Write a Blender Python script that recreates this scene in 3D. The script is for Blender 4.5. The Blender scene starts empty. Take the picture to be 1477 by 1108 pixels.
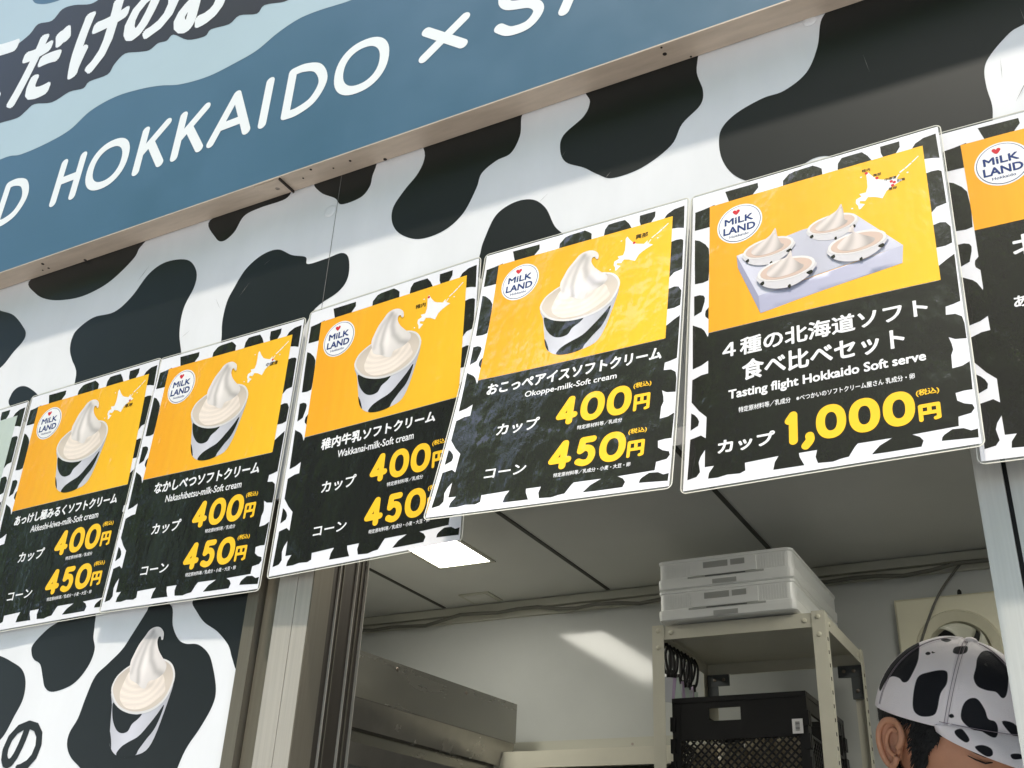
import bpy, math, random
import numpy as np
from mathutils import Vector, Matrix
from mathutils.geometry import delaunay_2d_cdt
random.seed(7)
S = bpy.context.scene
COL = S.collection
R = math.radians

# ---------------------------------------------------------------- camera
F_PX, IW, IH = 1552.41, 1477.0, 1108.0
CAM = Vector((0.48187, -1.06127, -0.52179))
YAW, PITCH, ROLL = R(29.70482), R(27.84191), R(2.93836)
_fw = Vector((-math.sin(YAW)*math.cos(PITCH), math.cos(YAW)*math.cos(PITCH), math.sin(PITCH)))
_r0 = Vector((math.cos(YAW), math.sin(YAW), 0)); _u0 = _r0.cross(_fw)
_rt = _r0*math.cos(ROLL) + _u0*math.sin(ROLL); _up = -_r0*math.sin(ROLL) + _u0*math.cos(ROLL)
cd = bpy.data.cameras.new('camera'); cam = bpy.data.objects.new('camera', cd); COL.objects.link(cam)
cd.sensor_fit = 'HORIZONTAL'; cd.sensor_width = 36; cd.lens = F_PX/IW*36
cd.clip_start = 0.02; cd.clip_end = 500
m = Matrix((_rt, _up, -_fw)).transposed().to_4x4(); m.translation = CAM
cam.matrix_world = m
S.camera = cam

def ray(px, py): return _fw + _rt*((px-738.5)/F_PX) - _up*((py-554)/F_PX)
def on_y(px, py, y): d = ray(px, py); return CAM + d*((y-CAM.y)/d.y)      # pixel of the photo -> point of the vertical plane at depth y
def on_z(px, py, z): d = ray(px, py); return CAM + d*((z-CAM.z)/d.z)

# ---------------------------------------------------------------- world, sun, exposure
SUN_TO = Vector((0.30, -1.0, 3.7)).normalized()
elev = math.asin(SUN_TO.z); az = math.atan2(SUN_TO.x, SUN_TO.y)
W = bpy.data.worlds.new('World'); S.world = W; W.use_nodes = True
nt = W.node_tree; sky = nt.nodes.new('ShaderNodeTexSky'); sky.sky_type = 'NISHITA'; sky.sun_disc = False
sky.sun_elevation = elev; sky.sun_rotation = az; sky.air_density = 1.0; sky.dust_density = 2.0; sky.ozone_density = 1.0
nt.links.new(sky.outputs[0], nt.nodes['Background'].inputs[0]); nt.nodes['Background'].inputs[1].default_value = 0.15
ld = bpy.data.lights.new('sun', 'SUN'); ld.energy = 2.2; ld.angle = R(1.6); ld.color = (1.0, 0.92, 0.80)
lo = bpy.data.objects.new('sun', ld); COL.objects.link(lo); lo.rotation_euler = (-SUN_TO).to_track_quat('-Z', 'Y').to_euler()
S.view_settings.view_transform = 'Standard'; S.view_settings.look = 'None'; S.view_settings.gamma = 1
S.view_settings.exposure = 1.42
S.render.engine = 'CYCLES'; S.cycles.max_bounces = 8; S.cycles.transparent_max_bounces = 16

# ---------------------------------------------------------------- materials
def lin1(c): c /= 255.0; return c/12.92 if c <= .04045 else ((c+.055)/1.055)**2.4
def lin(r, g, b, a=1.0): return (lin1(r), lin1(g), lin1(b), a)

def new_mat(name):
    mt = bpy.data.materials.new(name); mt.use_nodes = True
    return mt, mt.node_tree, mt.node_tree.nodes['Principled BSDF']

def noise(nt, scale, detail=3, stretch=(1, 1, 1), rough=.5, coord='Object'):
    tc = nt.nodes.new('ShaderNodeTexCoord'); mp = nt.nodes.new('ShaderNodeMapping'); n = nt.nodes.new('ShaderNodeTexNoise')
    mp.inputs['Scale'].default_value = stretch
    nt.links.new(tc.outputs[coord], mp.inputs[0]); nt.links.new(mp.outputs[0], n.inputs['Vector'])
    n.inputs['Scale'].default_value = scale; n.inputs['Detail'].default_value = detail; n.inputs['Roughness'].default_value = rough
    return n
def ramp(nt, src, stops):
    r = nt.nodes.new('ShaderNodeValToRGB'); nt.links.new(src, r.inputs[0])
    while len(r.color_ramp.elements) < len(stops): r.color_ramp.elements.new(.5)
    for e, (p, c) in zip(r.color_ramp.elements, stops): e.position = p; e.color = c if len(c) == 4 else (*c, 1)
    return r

def plain(name, rgb, rough=.5, metal=0.0, spec=.5, vary=.0, vscale=20, vstretch=(1, 1, 1), bump=0.0, bscale=200, bstretch=(1, 1, 1), coat=0, rvary=0.0):
    mt, nt, b = new_mat(name); c = lin(*rgb)
    b.inputs['Base Color'].default_value = c; b.inputs['Roughness'].default_value = rough; b.inputs['Metallic'].default_value = metal
    b.inputs['Specular IOR Level'].default_value = spec; b.inputs['Coat Weight'].default_value = coat; b.inputs['Coat Roughness'].default_value = .1
    if vary or rvary:
        n = noise(nt, vscale, 5, vstretch, .6)
        if vary:
            lo_ = tuple(x*(1-vary) for x in c[:3]); hi = tuple(min(1, x*(1+vary)) for x in c[:3])
            r = ramp(nt, n.outputs[0], [(.3, lo_), (.7, hi)]); nt.links.new(r.outputs[0], b.inputs['Base Color'])
        if rvary:
            r2 = ramp(nt, n.outputs[0], [(.3, (max(rough-rvary, .02),)*3), (.7, (rough+rvary,)*3)]); nt.links.new(r2.outputs[0], b.inputs['Roughness'])
    if bump:
        n2 = noise(nt, bscale, 3, bstretch); bp = nt.nodes.new('ShaderNodeBump'); bp.inputs['Strength'].default_value = 1; bp.inputs['Distance'].default_value = bump
        nt.links.new(n2.outputs[0], bp.inputs['Height']); nt.links.new(bp.outputs[0], b.inputs['Normal'])
    return mt

def laminate_bump(nt):
    # film over paper: long vertical ripples, slack waves and a fine crinkle
    a = noise(nt, 1, 2, (70, 1, 7), .5); c = noise(nt, 1, 3, (17, 1, 12), .5); f = noise(nt, 230, 3, (1, 1, .6), .55)
    w = noise(nt, 13, 3)
    def mul(x, k):
        mm = nt.nodes.new('ShaderNodeMath'); mm.operation = 'MULTIPLY'; nt.links.new(x, mm.inputs[0])
        if isinstance(k, float): mm.inputs[1].default_value = k
        else: nt.links.new(k, mm.inputs[1])
        return mm.outputs[0]
    def add(x, y):
        mm = nt.nodes.new('ShaderNodeMath'); mm.operation = 'ADD'; nt.links.new(x, mm.inputs[0]); nt.links.new(y, mm.inputs[1]); return mm.outputs[0]
    pk = ramp(nt, w.outputs[0], [(.46, (0, 0, 0)), (.66, (1, 1, 1))])
    h = add(add(mul(a.outputs[0], .0007), mul(c.outputs[0], .0052)), mul(mul(f.outputs[0], pk.outputs[0]), .00065))
    bp = nt.nodes.new('ShaderNodeBump'); bp.inputs['Strength'].default_value = 1; bp.inputs['Distance'].default_value = 1.0
    nt.links.new(h, bp.inputs['Height']); return bp

def printed(name, rgb=None, attr=None, gradient=None):
    mt, nt, b = new_mat(name)
    b.inputs['Roughness'].default_value = .6; b.inputs['Specular IOR Level'].default_value = .15
    b.inputs['Coat Weight'].default_value = 1; b.inputs['Coat Roughness'].default_value = .035; b.inputs['Coat IOR'].default_value = 1.6
    nt.links.new(laminate_bump(nt).outputs[0], b.inputs['Coat Normal'])
    if attr:
        at = nt.nodes.new('ShaderNodeVertexColor'); at.layer_name = attr; nt.links.new(at.outputs[0], b.inputs['Base Color'])
    elif gradient:                                             # the yellow print runs from amber to lemon, with faint printer banding
        tc = nt.nodes.new('ShaderNodeTexCoord'); sx = nt.nodes.new('ShaderNodeSeparateXYZ'); nt.links.new(tc.outputs['Object'], sx.inputs[0])
        n = noise(nt, 1, 3, (60, 1, 3), .6)
        m1 = nt.nodes.new('ShaderNodeMath'); m1.operation = 'MULTIPLY_ADD'; nt.links.new(sx.outputs[0], m1.inputs[0]); m1.inputs[1].default_value = 3.6; m1.inputs[2].default_value = .30
        m2 = nt.nodes.new('ShaderNodeMath'); m2.operation = 'MULTIPLY_ADD'; nt.links.new(n.outputs[0], m2.inputs[0]); m2.inputs[1].default_value = .5; nt.links.new(m1.outputs[0], m2.inputs[2])
        r = ramp(nt, m2.outputs[0], [(.0, gradient[0]), (1.0, gradient[1])]); nt.links.new(r.outputs[0], b.inputs['Base Color'])
    else: b.inputs['Base Color'].default_value = lin(*rgb)
    return mt

M = {}
M['paper'] = printed('laminated white paper', (232, 232, 236))
M['p_black'] = printed('laminated black print', (18, 18, 16))
M['p_yellow'] = printed('laminated amber print', gradient=(lin(236, 160, 34), lin(244, 190, 42)))
M['p_gold'] = printed('laminated gold lettering', (250, 196, 44))
M['p_white'] = printed('laminated white print', (236, 236, 236))
M['p_navy'] = printed('laminated navy print', (28, 52, 112))
M['p_red'] = printed('laminated red print', (200, 30, 50))
M['p_photo'] = printed('laminated photo print', attr='Col')
M['p_pale'] = printed('laminated pale grey green print', (188, 200, 192))
def film_mat():
    mt, nt, b = new_mat('clear laminate film'); out = nt.nodes['Material Output']
    tr = nt.nodes.new('ShaderNodeBsdfTransparent'); tr.inputs[0].default_value = (.80, .82, .80, 1)
    b.inputs['Base Color'].default_value = lin(205, 205, 198); b.inputs['Roughness'].default_value = .12; b.inputs['Coat Weight'].default_value = .5
    mx = nt.nodes.new('ShaderNodeMixShader'); mx.inputs[0].default_value = .28
    nt.links.new(tr.outputs[0], mx.inputs[1]); nt.links.new(b.outputs[0], mx.inputs[2]); nt.links.new(mx.outputs[0], out.inputs['Surface'])
    return mt
M['film'] = film_mat()
M['film_edge'] = plain('milky film edge', (222, 220, 208), .25)

M['w_white'] = plain('white vinyl wrap', (228, 229, 230), .38, spec=.45, vary=.045, vscale=3, vstretch=(3, 3, 1), rvary=.06, bump=.0002, bscale=5)
M['w_black'] = plain('black vinyl wrap', (20, 24, 24), .38, spec=.45, vary=.1, vscale=8, bump=.0002, bscale=5)
M['w_photo'] = plain('photo vinyl wrap', (230, 230, 230), .35)
def _attr(mt):
    nt = mt.node_tree; at = nt.nodes.new('ShaderNodeVertexColor'); at.layer_name = 'Col'; nt.links.new(at.outputs[0], nt.nodes['Principled BSDF'].inputs['Base Color'])
_attr(M['w_photo'])
M['scuff'] = plain('grey scuff', (120, 118, 114), .7)
M['s_blue'] = plain('steel blue sign film', (62, 99, 122), .36, spec=.6, vary=.07, vscale=5, rvary=.07)
M['s_sky'] = plain('pale blue sign film', (172, 193, 201), .36, spec=.6, vary=.03, vscale=3)
M['s_white'] = plain('white sign film', (232, 236, 236), .36, spec=.5)
M['s_brown'] = plain('dark brown sign film', (36, 29, 25), .36, spec=.45)
M['s_edge'] = plain('dirty beige aluminium channel', (184, 170, 154), .5, .1, vary=.10, vscale=14, vstretch=(1, 6, 6), bump=.0002, bscale=60)
M['hole'] = plain('dark screw hole', (38, 30, 26), .8)
M['screw'] = plain('zinc screw head', (150, 140, 130), .4, .8)
M['silver'] = plain('brushed silver aluminium', (196, 196, 190), .45, .35, vary=.07, vscale=1, vstretch=(260, 260, 5), bump=.00006, bscale=1, bstretch=(500, 500, 4))
M['silver_warm'] = plain('warmer darker silver aluminium', (178, 172, 160), .45, .3, vary=.09, vscale=1, vstretch=(260, 260, 5), bump=.00006, bscale=1, bstretch=(500, 500, 4))  # warmer and darker than the right-hand silver
M['olive'] = plain('olive aluminium and shaded stile side', (112, 106, 92), .42, .4, vary=.08, vscale=1, vstretch=(260, 260, 5), bump=.00006, bscale=1, bstretch=(500, 500, 4))
M['groove_shade'] = plain('aluminium with groove shade', (66, 60, 52), .4, .4, vary=.1, vscale=1, vstretch=(260, 260, 5))  # darkness of the track grooves is put into this colour
M['gasket'] = plain('black rubber gasket', (20, 20, 20), .6)
M['ceil'] = plain('grey painted ceiling board', (206, 207, 203), .4, vary=.03, vscale=4)
M['seam'] = plain('dark ceiling joint', (56, 56, 50), .6)
M['backwall'] = plain('glossy white wall panel', (200, 203, 201), .10, spec=.42, vary=.05, vscale=3, rvary=.03, bump=.0004, bscale=4)
M['trim'] = plain('off white duct trim', (190, 190, 178), .45)
M['darkboard'] = plain('plain dark board', (26, 26, 26), .4)
M['floor'] = plain('grey truck floor', (96, 96, 92), .6, vary=.15, vscale=12)
M['steel'] = plain('worn stainless steel', (166, 164, 157), .24, .75, vary=.06, vscale=3, vstretch=(1, 1, 4), bump=.0008, bscale=5, rvary=.1)
M['steel_lip'] = plain('bright stainless lip', (190, 187, 180), .22, .6, vary=.12, vscale=9, bump=.004, bscale=5, rvary=.08)  # paler than the shell: the lip's reflected brightness is put into the colour
M['cream'] = plain('cream powder coat', (216, 213, 196), .4, vary=.04, vscale=9)
M['grey_bracket'] = plain('grey steel bracket', (92, 96, 98), .4, .5)
M['rivet'] = plain('cream rivet', (214, 210, 190), .3)
M['plastic_clear'] = None
def translucent(name, rgb, rough=.3, tr=.35, alpha=1.0):
    mt, nt, b = new_mat(name); b.inputs['Base Color'].default_value = lin(*rgb); b.inputs['Roughness'].default_value = rough
    b.inputs['Subsurface Weight'].default_value = tr; b.inputs['Subsurface Radius'].default_value = (.03, .03, .03); b.inputs['Subsurface Scale'].default_value = .3
    b.inputs['Alpha'].default_value = alpha; return mt
M['milky'] = translucent('milky translucent plastic', (244, 246, 243), .3)
M['milky_shade'] = translucent('milky plastic in recess shade', (182, 184, 179), .4)  # greyer copy of the milky plastic, recess shade put into the colour
M['crate'] = plain('black crate plastic', (15, 15, 16), .42, bump=.0003, bscale=90)
M['label'] = plain('white paper label', (225, 225, 225), .5)
M['ink'] = plain('black label ink', (25, 25, 25), .6)
M['bag'] = translucent('crinkled clear wrap', (198, 186, 160), .08, .1, .75)
M['fan_white'] = plain('aged cream plastic', (232, 228, 204), .38, vary=.04, vscale=7)
M['fan_blade'] = plain('glossy cream fan blade', (222, 222, 206), .16)
M['cable'] = plain('grey cable sheath', (104, 104, 96), .5)
M['clip'] = plain('black strap', (16, 16, 16), .5)
M['tag_a'] = translucent('clear badge', (214, 218, 222), .2, .2, .7)
M['tag_b'] = translucent('lilac badge', (190, 170, 200), .2, .2, .8)
M['tag_c'] = translucent('pale green badge', (200, 216, 206), .2, .2, .8)
def emit(name, rgb, st):
    mt, nt, b = new_mat(name); b.inputs['Base Color'].default_value = (.8, .8, .8, 1); b.inputs['Emission Color'].default_value = lin(*rgb); b.inputs['Emission Strength'].default_value = st; return mt
M['led'] = emit('lit diffuser', (255, 251, 238), 5.7)
M['skin'] = plain('warm skin', (196, 142, 112), .5, vary=.09, vscale=26, bump=.0005, bscale=190)
M['skin'].node_tree.nodes['Principled BSDF'].inputs['Subsurface Weight'].default_value = .12
M['skin'].node_tree.nodes['Principled BSDF'].inputs['Subsurface Radius'].default_value = (.012, .005, .003)
M['lip'] = plain('lip skin', (150, 84, 74), .45)
M['brow'] = plain('dark brow hair', (30, 22, 18), .7)
M['hair'] = plain('black hair', (13, 13, 14), .7, vary=.3, vscale=60, bump=.002, bscale=160)
M['shirt'] = plain('white cotton', (214, 214, 214), .8, bump=.0008, bscale=60)
M['trousers'] = plain('black cotton', (24, 24, 26), .8)
M['visor'] = None
M['pave'] = plain('grey paving', (178, 174, 167), .8, vary=.12, vscale=2, bump=.002, bscale=40)
M['bark'] = plain('brown bark', (78, 62, 48), .85, vary=.25, vscale=8, bump=.01, bscale=14)
def leafmat():
    mt, nt, b = new_mat('broad leaf'); oi = noise(nt, 2.2, 3)
    r = ramp(nt, oi.outputs[0], [(.3, lin(48, 76, 28)), (.7, lin(104, 132, 54))]); nt.links.new(r.outputs[0], b.inputs['Base Color'])
    b.inputs['Roughness'].default_value = .45; out = nt.nodes['Material Output']
    t = nt.nodes.new('ShaderNodeBsdfTranslucent'); t.inputs[0].default_value = lin(136, 172, 66); mx = nt.nodes.new('ShaderNodeMixShader'); mx.inputs[0].default_value = .5
    nt.links.new(b.outputs[0], mx.inputs[1]); nt.links.new(t.outputs[0], mx.inputs[2]); nt.links.new(mx.outputs[0], out.inputs['Surface']); return mt
M['leaf'] = leafmat()
def glassmat():
    mt, nt, b = new_mat('window glass'); b.inputs['Base Color'].default_value = lin(60, 66, 62); b.inputs['Roughness'].default_value = .03
    b.inputs['Alpha'].default_value = .45; b.inputs['Coat Weight'].default_value = 1; b.inputs['Coat Roughness'].default_value = .02; return mt
M['glass'] = glassmat()

# ---------------------------------------------------------------- mesh helpers
class MB:
    def __init__(s): s.v = []; s.f = []; s.mi = []; s.sm = []; s.mats = []; s.col = {}
    def slot(s, mt):
        if mt not in s.mats: s.mats.append(mt)
        return s.mats.index(mt)
    def add(s, vs, fs, mt, smooth=False, cols=None):
        o = len(s.v); k = s.slot(mt); s.v += [tuple(p) for p in vs]
        for f in fs: s.f.append([i+o for i in f]); s.mi.append(k); s.sm.append(smooth)
        if cols is not None:
            for i, c in enumerate(cols): s.col[o+i] = c
    def box(s, x0, x1, y0, y1, z0, z1, mt, mx=None):
        vs = [Vector((x, y, z)) for x in (x0, x1) for y in (y0, y1) for z in (z0, z1)]
        if mx is not None: vs = [mx @ p for p in vs]
        s.add(vs, [(0, 1, 3, 2), (4, 6, 7, 5), (0, 4, 5, 1), (2, 3, 7, 6), (0, 2, 6, 4), (1, 5, 7, 3)], mt)
    def tube(s, pts, rad, mt, n=8, cap=True):
        pts = [Vector(p) for p in pts]; rs = rad if isinstance(rad, (list, tuple)) else [rad]*len(pts); vs = []; fs = []
        a = None
        for i, p in enumerate(pts):
            t = (pts[min(i+1, len(pts)-1)] - pts[max(i-1, 0)]).normalized()
            if a is None: a = t.cross(Vector((0, 0, 1)) if abs(t.z) < .9 else Vector((1, 0, 0))).normalized()
            else: a = (a - t*a.dot(t)).normalized()
            b = t.cross(a)
            for k in range(n):
                an = 2*math.pi*k/n; vs.append(p + (a*math.cos(an) + b*math.sin(an))*rs[i])
        for i in range(len(pts)-1):
            for k in range(n): fs.append((i*n+k, i*n+(k+1) % n, (i+1)*n+(k+1) % n, (i+1)*n+k))
        if cap: fs += [tuple(range(n))[::-1], tuple(range((len(pts)-1)*n, len(pts)*n))]
        s.add(vs, fs, mt, True)
    def disc(s, c, nrm, r, h, mt, n=20, dome=0):
        c = Vector(c); nrm = Vector(nrm).normalized(); a = nrm.cross(Vector((0, 0, 1)) if abs(nrm.z) < .9 else Vector((1, 0, 0))).normalized(); b = nrm.cross(a)
        prof = [(r, 0), (r, h)] if not dome else [(r, 0), (r*.92, h*.45), (r*.7, h*.8), (r*.35, h)]
        vs = []; fs = []
        for (q, hh) in prof:
            for k in range(n): an = 2*math.pi*k/n; vs.append(c + (a*math.cos(an)+b*math.sin(an))*q + nrm*hh)
        L = len(prof)
        for i in range(L-1):
            for k in range(n): fs.append((i*n+k, i*n+(k+1) % n, (i+1)*n+(k+1) % n, (i+1)*n+k))
        fs.append(tuple(range((L-1)*n, L*n))); s.add(vs, fs, mt, bool(dome))
    def build(s, name, parent=None, shade_auto=False):
        me = bpy.data.meshes.new(name); me.from_pydata(s.v, [], s.f)
        for mt in s.mats: me.materials.append(mt)
        me.polygons.foreach_set('material_index', s.mi); me.polygons.foreach_set('use_smooth', s.sm)
        if s.col:
            at = me.color_attributes.new('Col', 'FLOAT_COLOR', 'POINT')
            for i, c in s.col.items(): at.data[i].color = (*c[:3], 1)
        me.update(); o = bpy.data.objects.new(name, me); COL.objects.link(o)
        if parent: o.parent = parent
        return o

def tag(o, label, cat=None, group=None, kind=None):
    if label: o['label'] = label
    if cat: o['category'] = cat
    if group: o['group'] = group
    if kind: o['kind'] = kind
    return o
def thing(name, label, cat, loc=(0, 0, 0), group=None):
    o = bpy.data.objects.new(name, None); COL.objects.link(o); o.location = loc; o.empty_display_size = .1
    return tag(o, label, cat, group)
def copy_tree(o, parent=None):
    c = o.copy(); COL.objects.link(c)
    if parent: c.parent = parent
    for ch in list(o.children): copy_tree(ch, c)
    return c

def catmull(pts, closed=True, n=6):
    P = [Vector(p) for p in pts]; L = len(P); out = []
    for i in range(L if closed else L-1):
        g = (lambda k: P[k % L]) if closed else (lambda k: P[max(0, min(L-1, k))])
        a, b, c, d = g(i-1), g(i), g(i+1), g(i+2)
        for j in range(n):
            t = j/n; out.append(.5*((2*b)+(c-a)*t+(2*a-5*b+4*c-d)*t*t+(3*b-a-3*c+d)*t**3))
    if not closed: out.append(P[-1])
    return out

def capsule_strokes(strokes, w, n=10):
    # strokes: lists of 2-D points (flag smooth) -> list of (verts2d, faces, sublayer)
    out = []; k = 0
    for pts, smooth in strokes:
        if smooth:
            q = catmull([(*p, 0) for p in pts], False, 7)
            vs = []; fs = []
            for i, p in enumerate(q):
                t = (q[min(i+1, len(q)-1)]-q[max(i-1, 0)]).normalized(); nn = Vector((-t.y, t.x, 0))*w/2
                vs += [p+nn, p-nn]
            for i in range(len(q)-1): fs.append((2*i, 2*i+1, 2*i+3, 2*i+2))
            for end, sg in ((0, -1), (len(q)-1, 1)):
                t = (q[min(end+1, len(q)-1)]-q[max(end-1, 0)]).normalized(); a0 = math.atan2(t.y, t.x)-math.pi/2 + (math.pi if sg < 0 else 0); o = len(vs)
                vs += [q[end]+Vector((math.cos(a0+math.pi*j/n), math.sin(a0+math.pi*j/n), 0))*w/2 for j in range(n+1)]; fs.append(tuple(range(o, o+n+1)))
            out.append((vs, fs, k)); k += 1
        else:
            for a, b in zip(pts, pts[1:]):
                a = Vector((*a, 0)); b = Vector((*b, 0)); t = (b-a).normalized(); a0 = math.atan2(t.y, t.x)
                vs = [b+Vector((math.cos(a0-math.pi/2+math.pi*j/n), math.sin(a0-math.pi/2+math.pi*j/n), 0))*w/2 for j in range(n+1)]
                vs += [a+Vector((math.cos(a0+math.pi/2+math.pi*j/n), math.sin(a0+math.pi/2+math.pi*j/n), 0))*w/2 for j in range(n+1)]
                out.append((vs, [tuple(range(len(vs)))], k)); k += 1
    return out

_tc = {}
def text_mesh(body, bold=0.0):
    if (body, bold) in _tc: return _tc[(body, bold)]
    c = bpy.data.curves.new('lettering', 'FONT'); c.body = body; c.offset = bold; c.resolution_u = 3; c.fill_mode = 'FRONT'
    o = bpy.data.objects.new('lettering', c); COL.objects.link(o)
    me = o.evaluated_get(bpy.context.evaluated_depsgraph_get()).to_mesh()
    vs = [(v.co.x, v.co.y) for v in me.vertices]; fs = [tuple(p.vertices) for p in me.polygons]
    bpy.data.objects.remove(o); bpy.data.curves.remove(c)
    _tc[(body, bold)] = (vs, fs); return vs, fs

# a flat print on a sheet: (u right, v down) in metres -> 3-D by fn(u, v, layer)
class Art:
    grid = 0
    def __init__(s, fn): s.fn = fn; s.mb = MB()
    def poly(s, pts, mt, layer, smooth=0):
        if smooth: pts = [(p.x, p.y) for p in catmull([(*p, 0) for p in pts], True, smooth)]
        us = [p[0] for p in pts]; vv = [p[1] for p in pts]
        if s.grid and max(max(us)-min(us), max(vv)-min(vv)) > 2*s.grid: return s.filled(pts, mt, layer, s.grid)
        vs = [s.fn(u, v, layer) for u, v in pts]; s.mb.add(vs, [tuple(range(len(vs)))], mt)
    def filled(s, pts, mt, layer, g, colfn=None):
        d = []
        for i, p in enumerate(pts):
            q = pts[(i+1) % len(pts)]; m_ = max(1, int(math.hypot(q[0]-p[0], q[1]-p[1])/g)); d += [(p[0]+(q[0]-p[0])*j/m_, p[1]+(q[1]-p[1])*j/m_) for j in range(m_)]
        s.shaded(d, mt, layer, colfn, g, 0, True)
    def ellipse(s, c, rx, ry, mt, layer, n=40, rot=0):
        s.poly([(c[0]+rx*math.cos(t)*math.cos(rot)-ry*math.sin(t)*math.sin(rot), c[1]+rx*math.cos(t)*math.sin(rot)+ry*math.sin(t)*math.cos(rot)) for t in [2*math.pi*k/n for k in range(n)]], mt, layer)
    def ring(s, c, rx, ry, w, mt, layer, n=44):
        vs = []
        for k in range(n):
            t = 2*math.pi*k/n; ct, st = math.cos(t), math.sin(t)
            ct = math.copysign(abs(ct)**.9, ct); st = math.copysign(abs(st)**.9, st)
            vs += [s.fn(c[0]+rx*ct, c[1]+ry*st, layer), s.fn(c[0]+(rx-w)*ct, c[1]+(ry-w)*st, layer)]
        s.mb.add(vs, [(2*k, 2*k+1, (2*k+3) % (2*n), (2*k+2) % (2*n)) for k in range(n)], mt)
    def text(s, body, u0, u1, vbase, vtop, mt, layer, bold=0.0):
        vs, fs = text_mesh(body)
        x0 = min(p[0] for p in vs); x1 = max(p[0] for p in vs); y0 = min(p[1] for p in vs); y1 = max(p[1] for p in vs)
        r = bold*(vbase-vtop); n = 8 if bold > .02 else (4 if bold else 1)      # heavier strokes: the glyphs laid again round a small circle
        sc = lambda x, y: (u0+r+(x-x0)/(x1-x0)*(u1-u0-2*r), vbase-r-(y-y0)/(y1-y0)*(vbase-vtop-2*r))
        for k in range(n):
            dx, dy = (r*math.cos(k*2*math.pi/n+.39), r*math.sin(k*2*math.pi/n+.39)) if bold else (0, 0)
            s.mb.add([s.fn(sc(x, y)[0]+dx, sc(x, y)[1]+dy, layer+.04*k) for x, y in vs], fs, mt)
    def strokes(s, st, w, u0, u1, vbase, vtop, mt, layer):
        # unit box strokes, y up
        sc = [([(u0+x*(u1-u0), vbase-y*(vbase-vtop)) for x, y in p], sm) for p, sm in st]
        for vs, fs, k in capsule_strokes(sc, w): s.mb.add([s.fn(p.x, p.y, layer+.12*k) for p in vs], fs, mt)
    def shaded(s, pts, mt, layer, colfn, step, smooth=4, sm=True):
        pts = [(p.x, p.y) for p in catmull([(*p, 0) for p in pts], True, smooth)] if smooth else list(pts)
        n = len(pts); P2 = np.array(pts)
        x0, y0 = P2.min(0); x1, y1 = P2.max(0); inner = []
        def inside(x, y):
            r = False
            for i in range(n):
                (ax, ay), (bx, by) = pts[i], pts[i-1]
                if (ay > y) != (by > y) and x < (bx-ax)*(y-ay)/(by-ay)+ax: r = not r
            return r
        y = y0+step/2; row = 0
        while y < y1:
            x = x0+(step/2 if row % 2 else 0)
            while x < x1:
                if inside(x, y) and np.min(np.hypot(P2[:, 0]-x, P2[:, 1]-y)) > step*.5: inner.append((x, y))
                x += step
            y += step*.87; row += 1
        allv = [Vector(p) for p in pts+inner]
        ov, oe, of, *_ = delaunay_2d_cdt(allv, [(i, (i+1) % n) for i in range(n)], [list(range(n))], 1, 1e-9)
        s.mb.add([s.fn(p.x, p.y, layer) for p in ov], of, mt, sm, [lin(*[max(0, min(255, c)) for c in colfn(p.x, p.y)]) for p in ov] if colfn else None)

DIG = {'4': ([([(.66, 1), (.04, .27), (.98, .27)], False), ([(.70, 1), (.70, 0)], False)], .9),
       '5': ([([(.88, 1), (.22, 1), (.14, .54)], False), ([(.14, .54), (.42, .64), (.78, .56), (.92, .31), (.76, .06), (.42, 0), (.08, .08)], True)], .82),
       '1': ([([(.12, .80), (.62, 1), (.62, 0)], False)], .55),
       '2': ([([(.08, .76), (.25, .98), (.6, 1), (.86, .8), (.78, .52), (.08, .02)], True), ([(.08, 0), (.92, 0)], False)], .82),
       '円': ([([(.06, 0), (.06, .95), (.94, .95), (.94, .04), (.78, .0)], False), ([(.5, .95), (.5, .44)], False), ([(.06, .44), (.94, .44)], False)], 1)}
def digits(art, txt, u0, u1, vb, vt, w, mt, layer):
    ws = {'0': .95, ',': .32}; tot = sum(ws.get(c, DIG.get(c, (0, .9))[1]) for c in txt); gap = .085; k = (u1-u0)/(tot+gap*(len(txt)-1)); x = u0
    for c in txt:
        cw = ws.get(c, DIG.get(c, (0, .9))[1])*k
        if c == '0': art.ring((x+cw/2, (vb+vt)/2), cw/2, (vb-vt)/2, w, mt, layer)
        elif c == ',': art.strokes([([(.6, .10), (.62, -.04), (.2, -.2)], True)], w, x, x+cw, vb-w*.4, vt, mt, layer)
        else: art.strokes(DIG[c][0], w, x+w/2, x+cw-w/2, vb-w/2, vt+w/2, mt, layer)
        x += cw+gap*k

def clampc(c, k): return tuple(x*k for x in c)
def seg_d(x, y, pl):
    d = 9
    for (ax, ay), (bx, by) in zip(pl, pl[1:]):
        t = max(0, min(1, ((x-ax)*(bx-ax)+(y-ay)*(by-ay))/((bx-ax)**2+(by-ay)**2+1e-12))); d = min(d, math.hypot(x-ax-t*(bx-ax), y-ay-t*(by-ay)))
    return d

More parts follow.
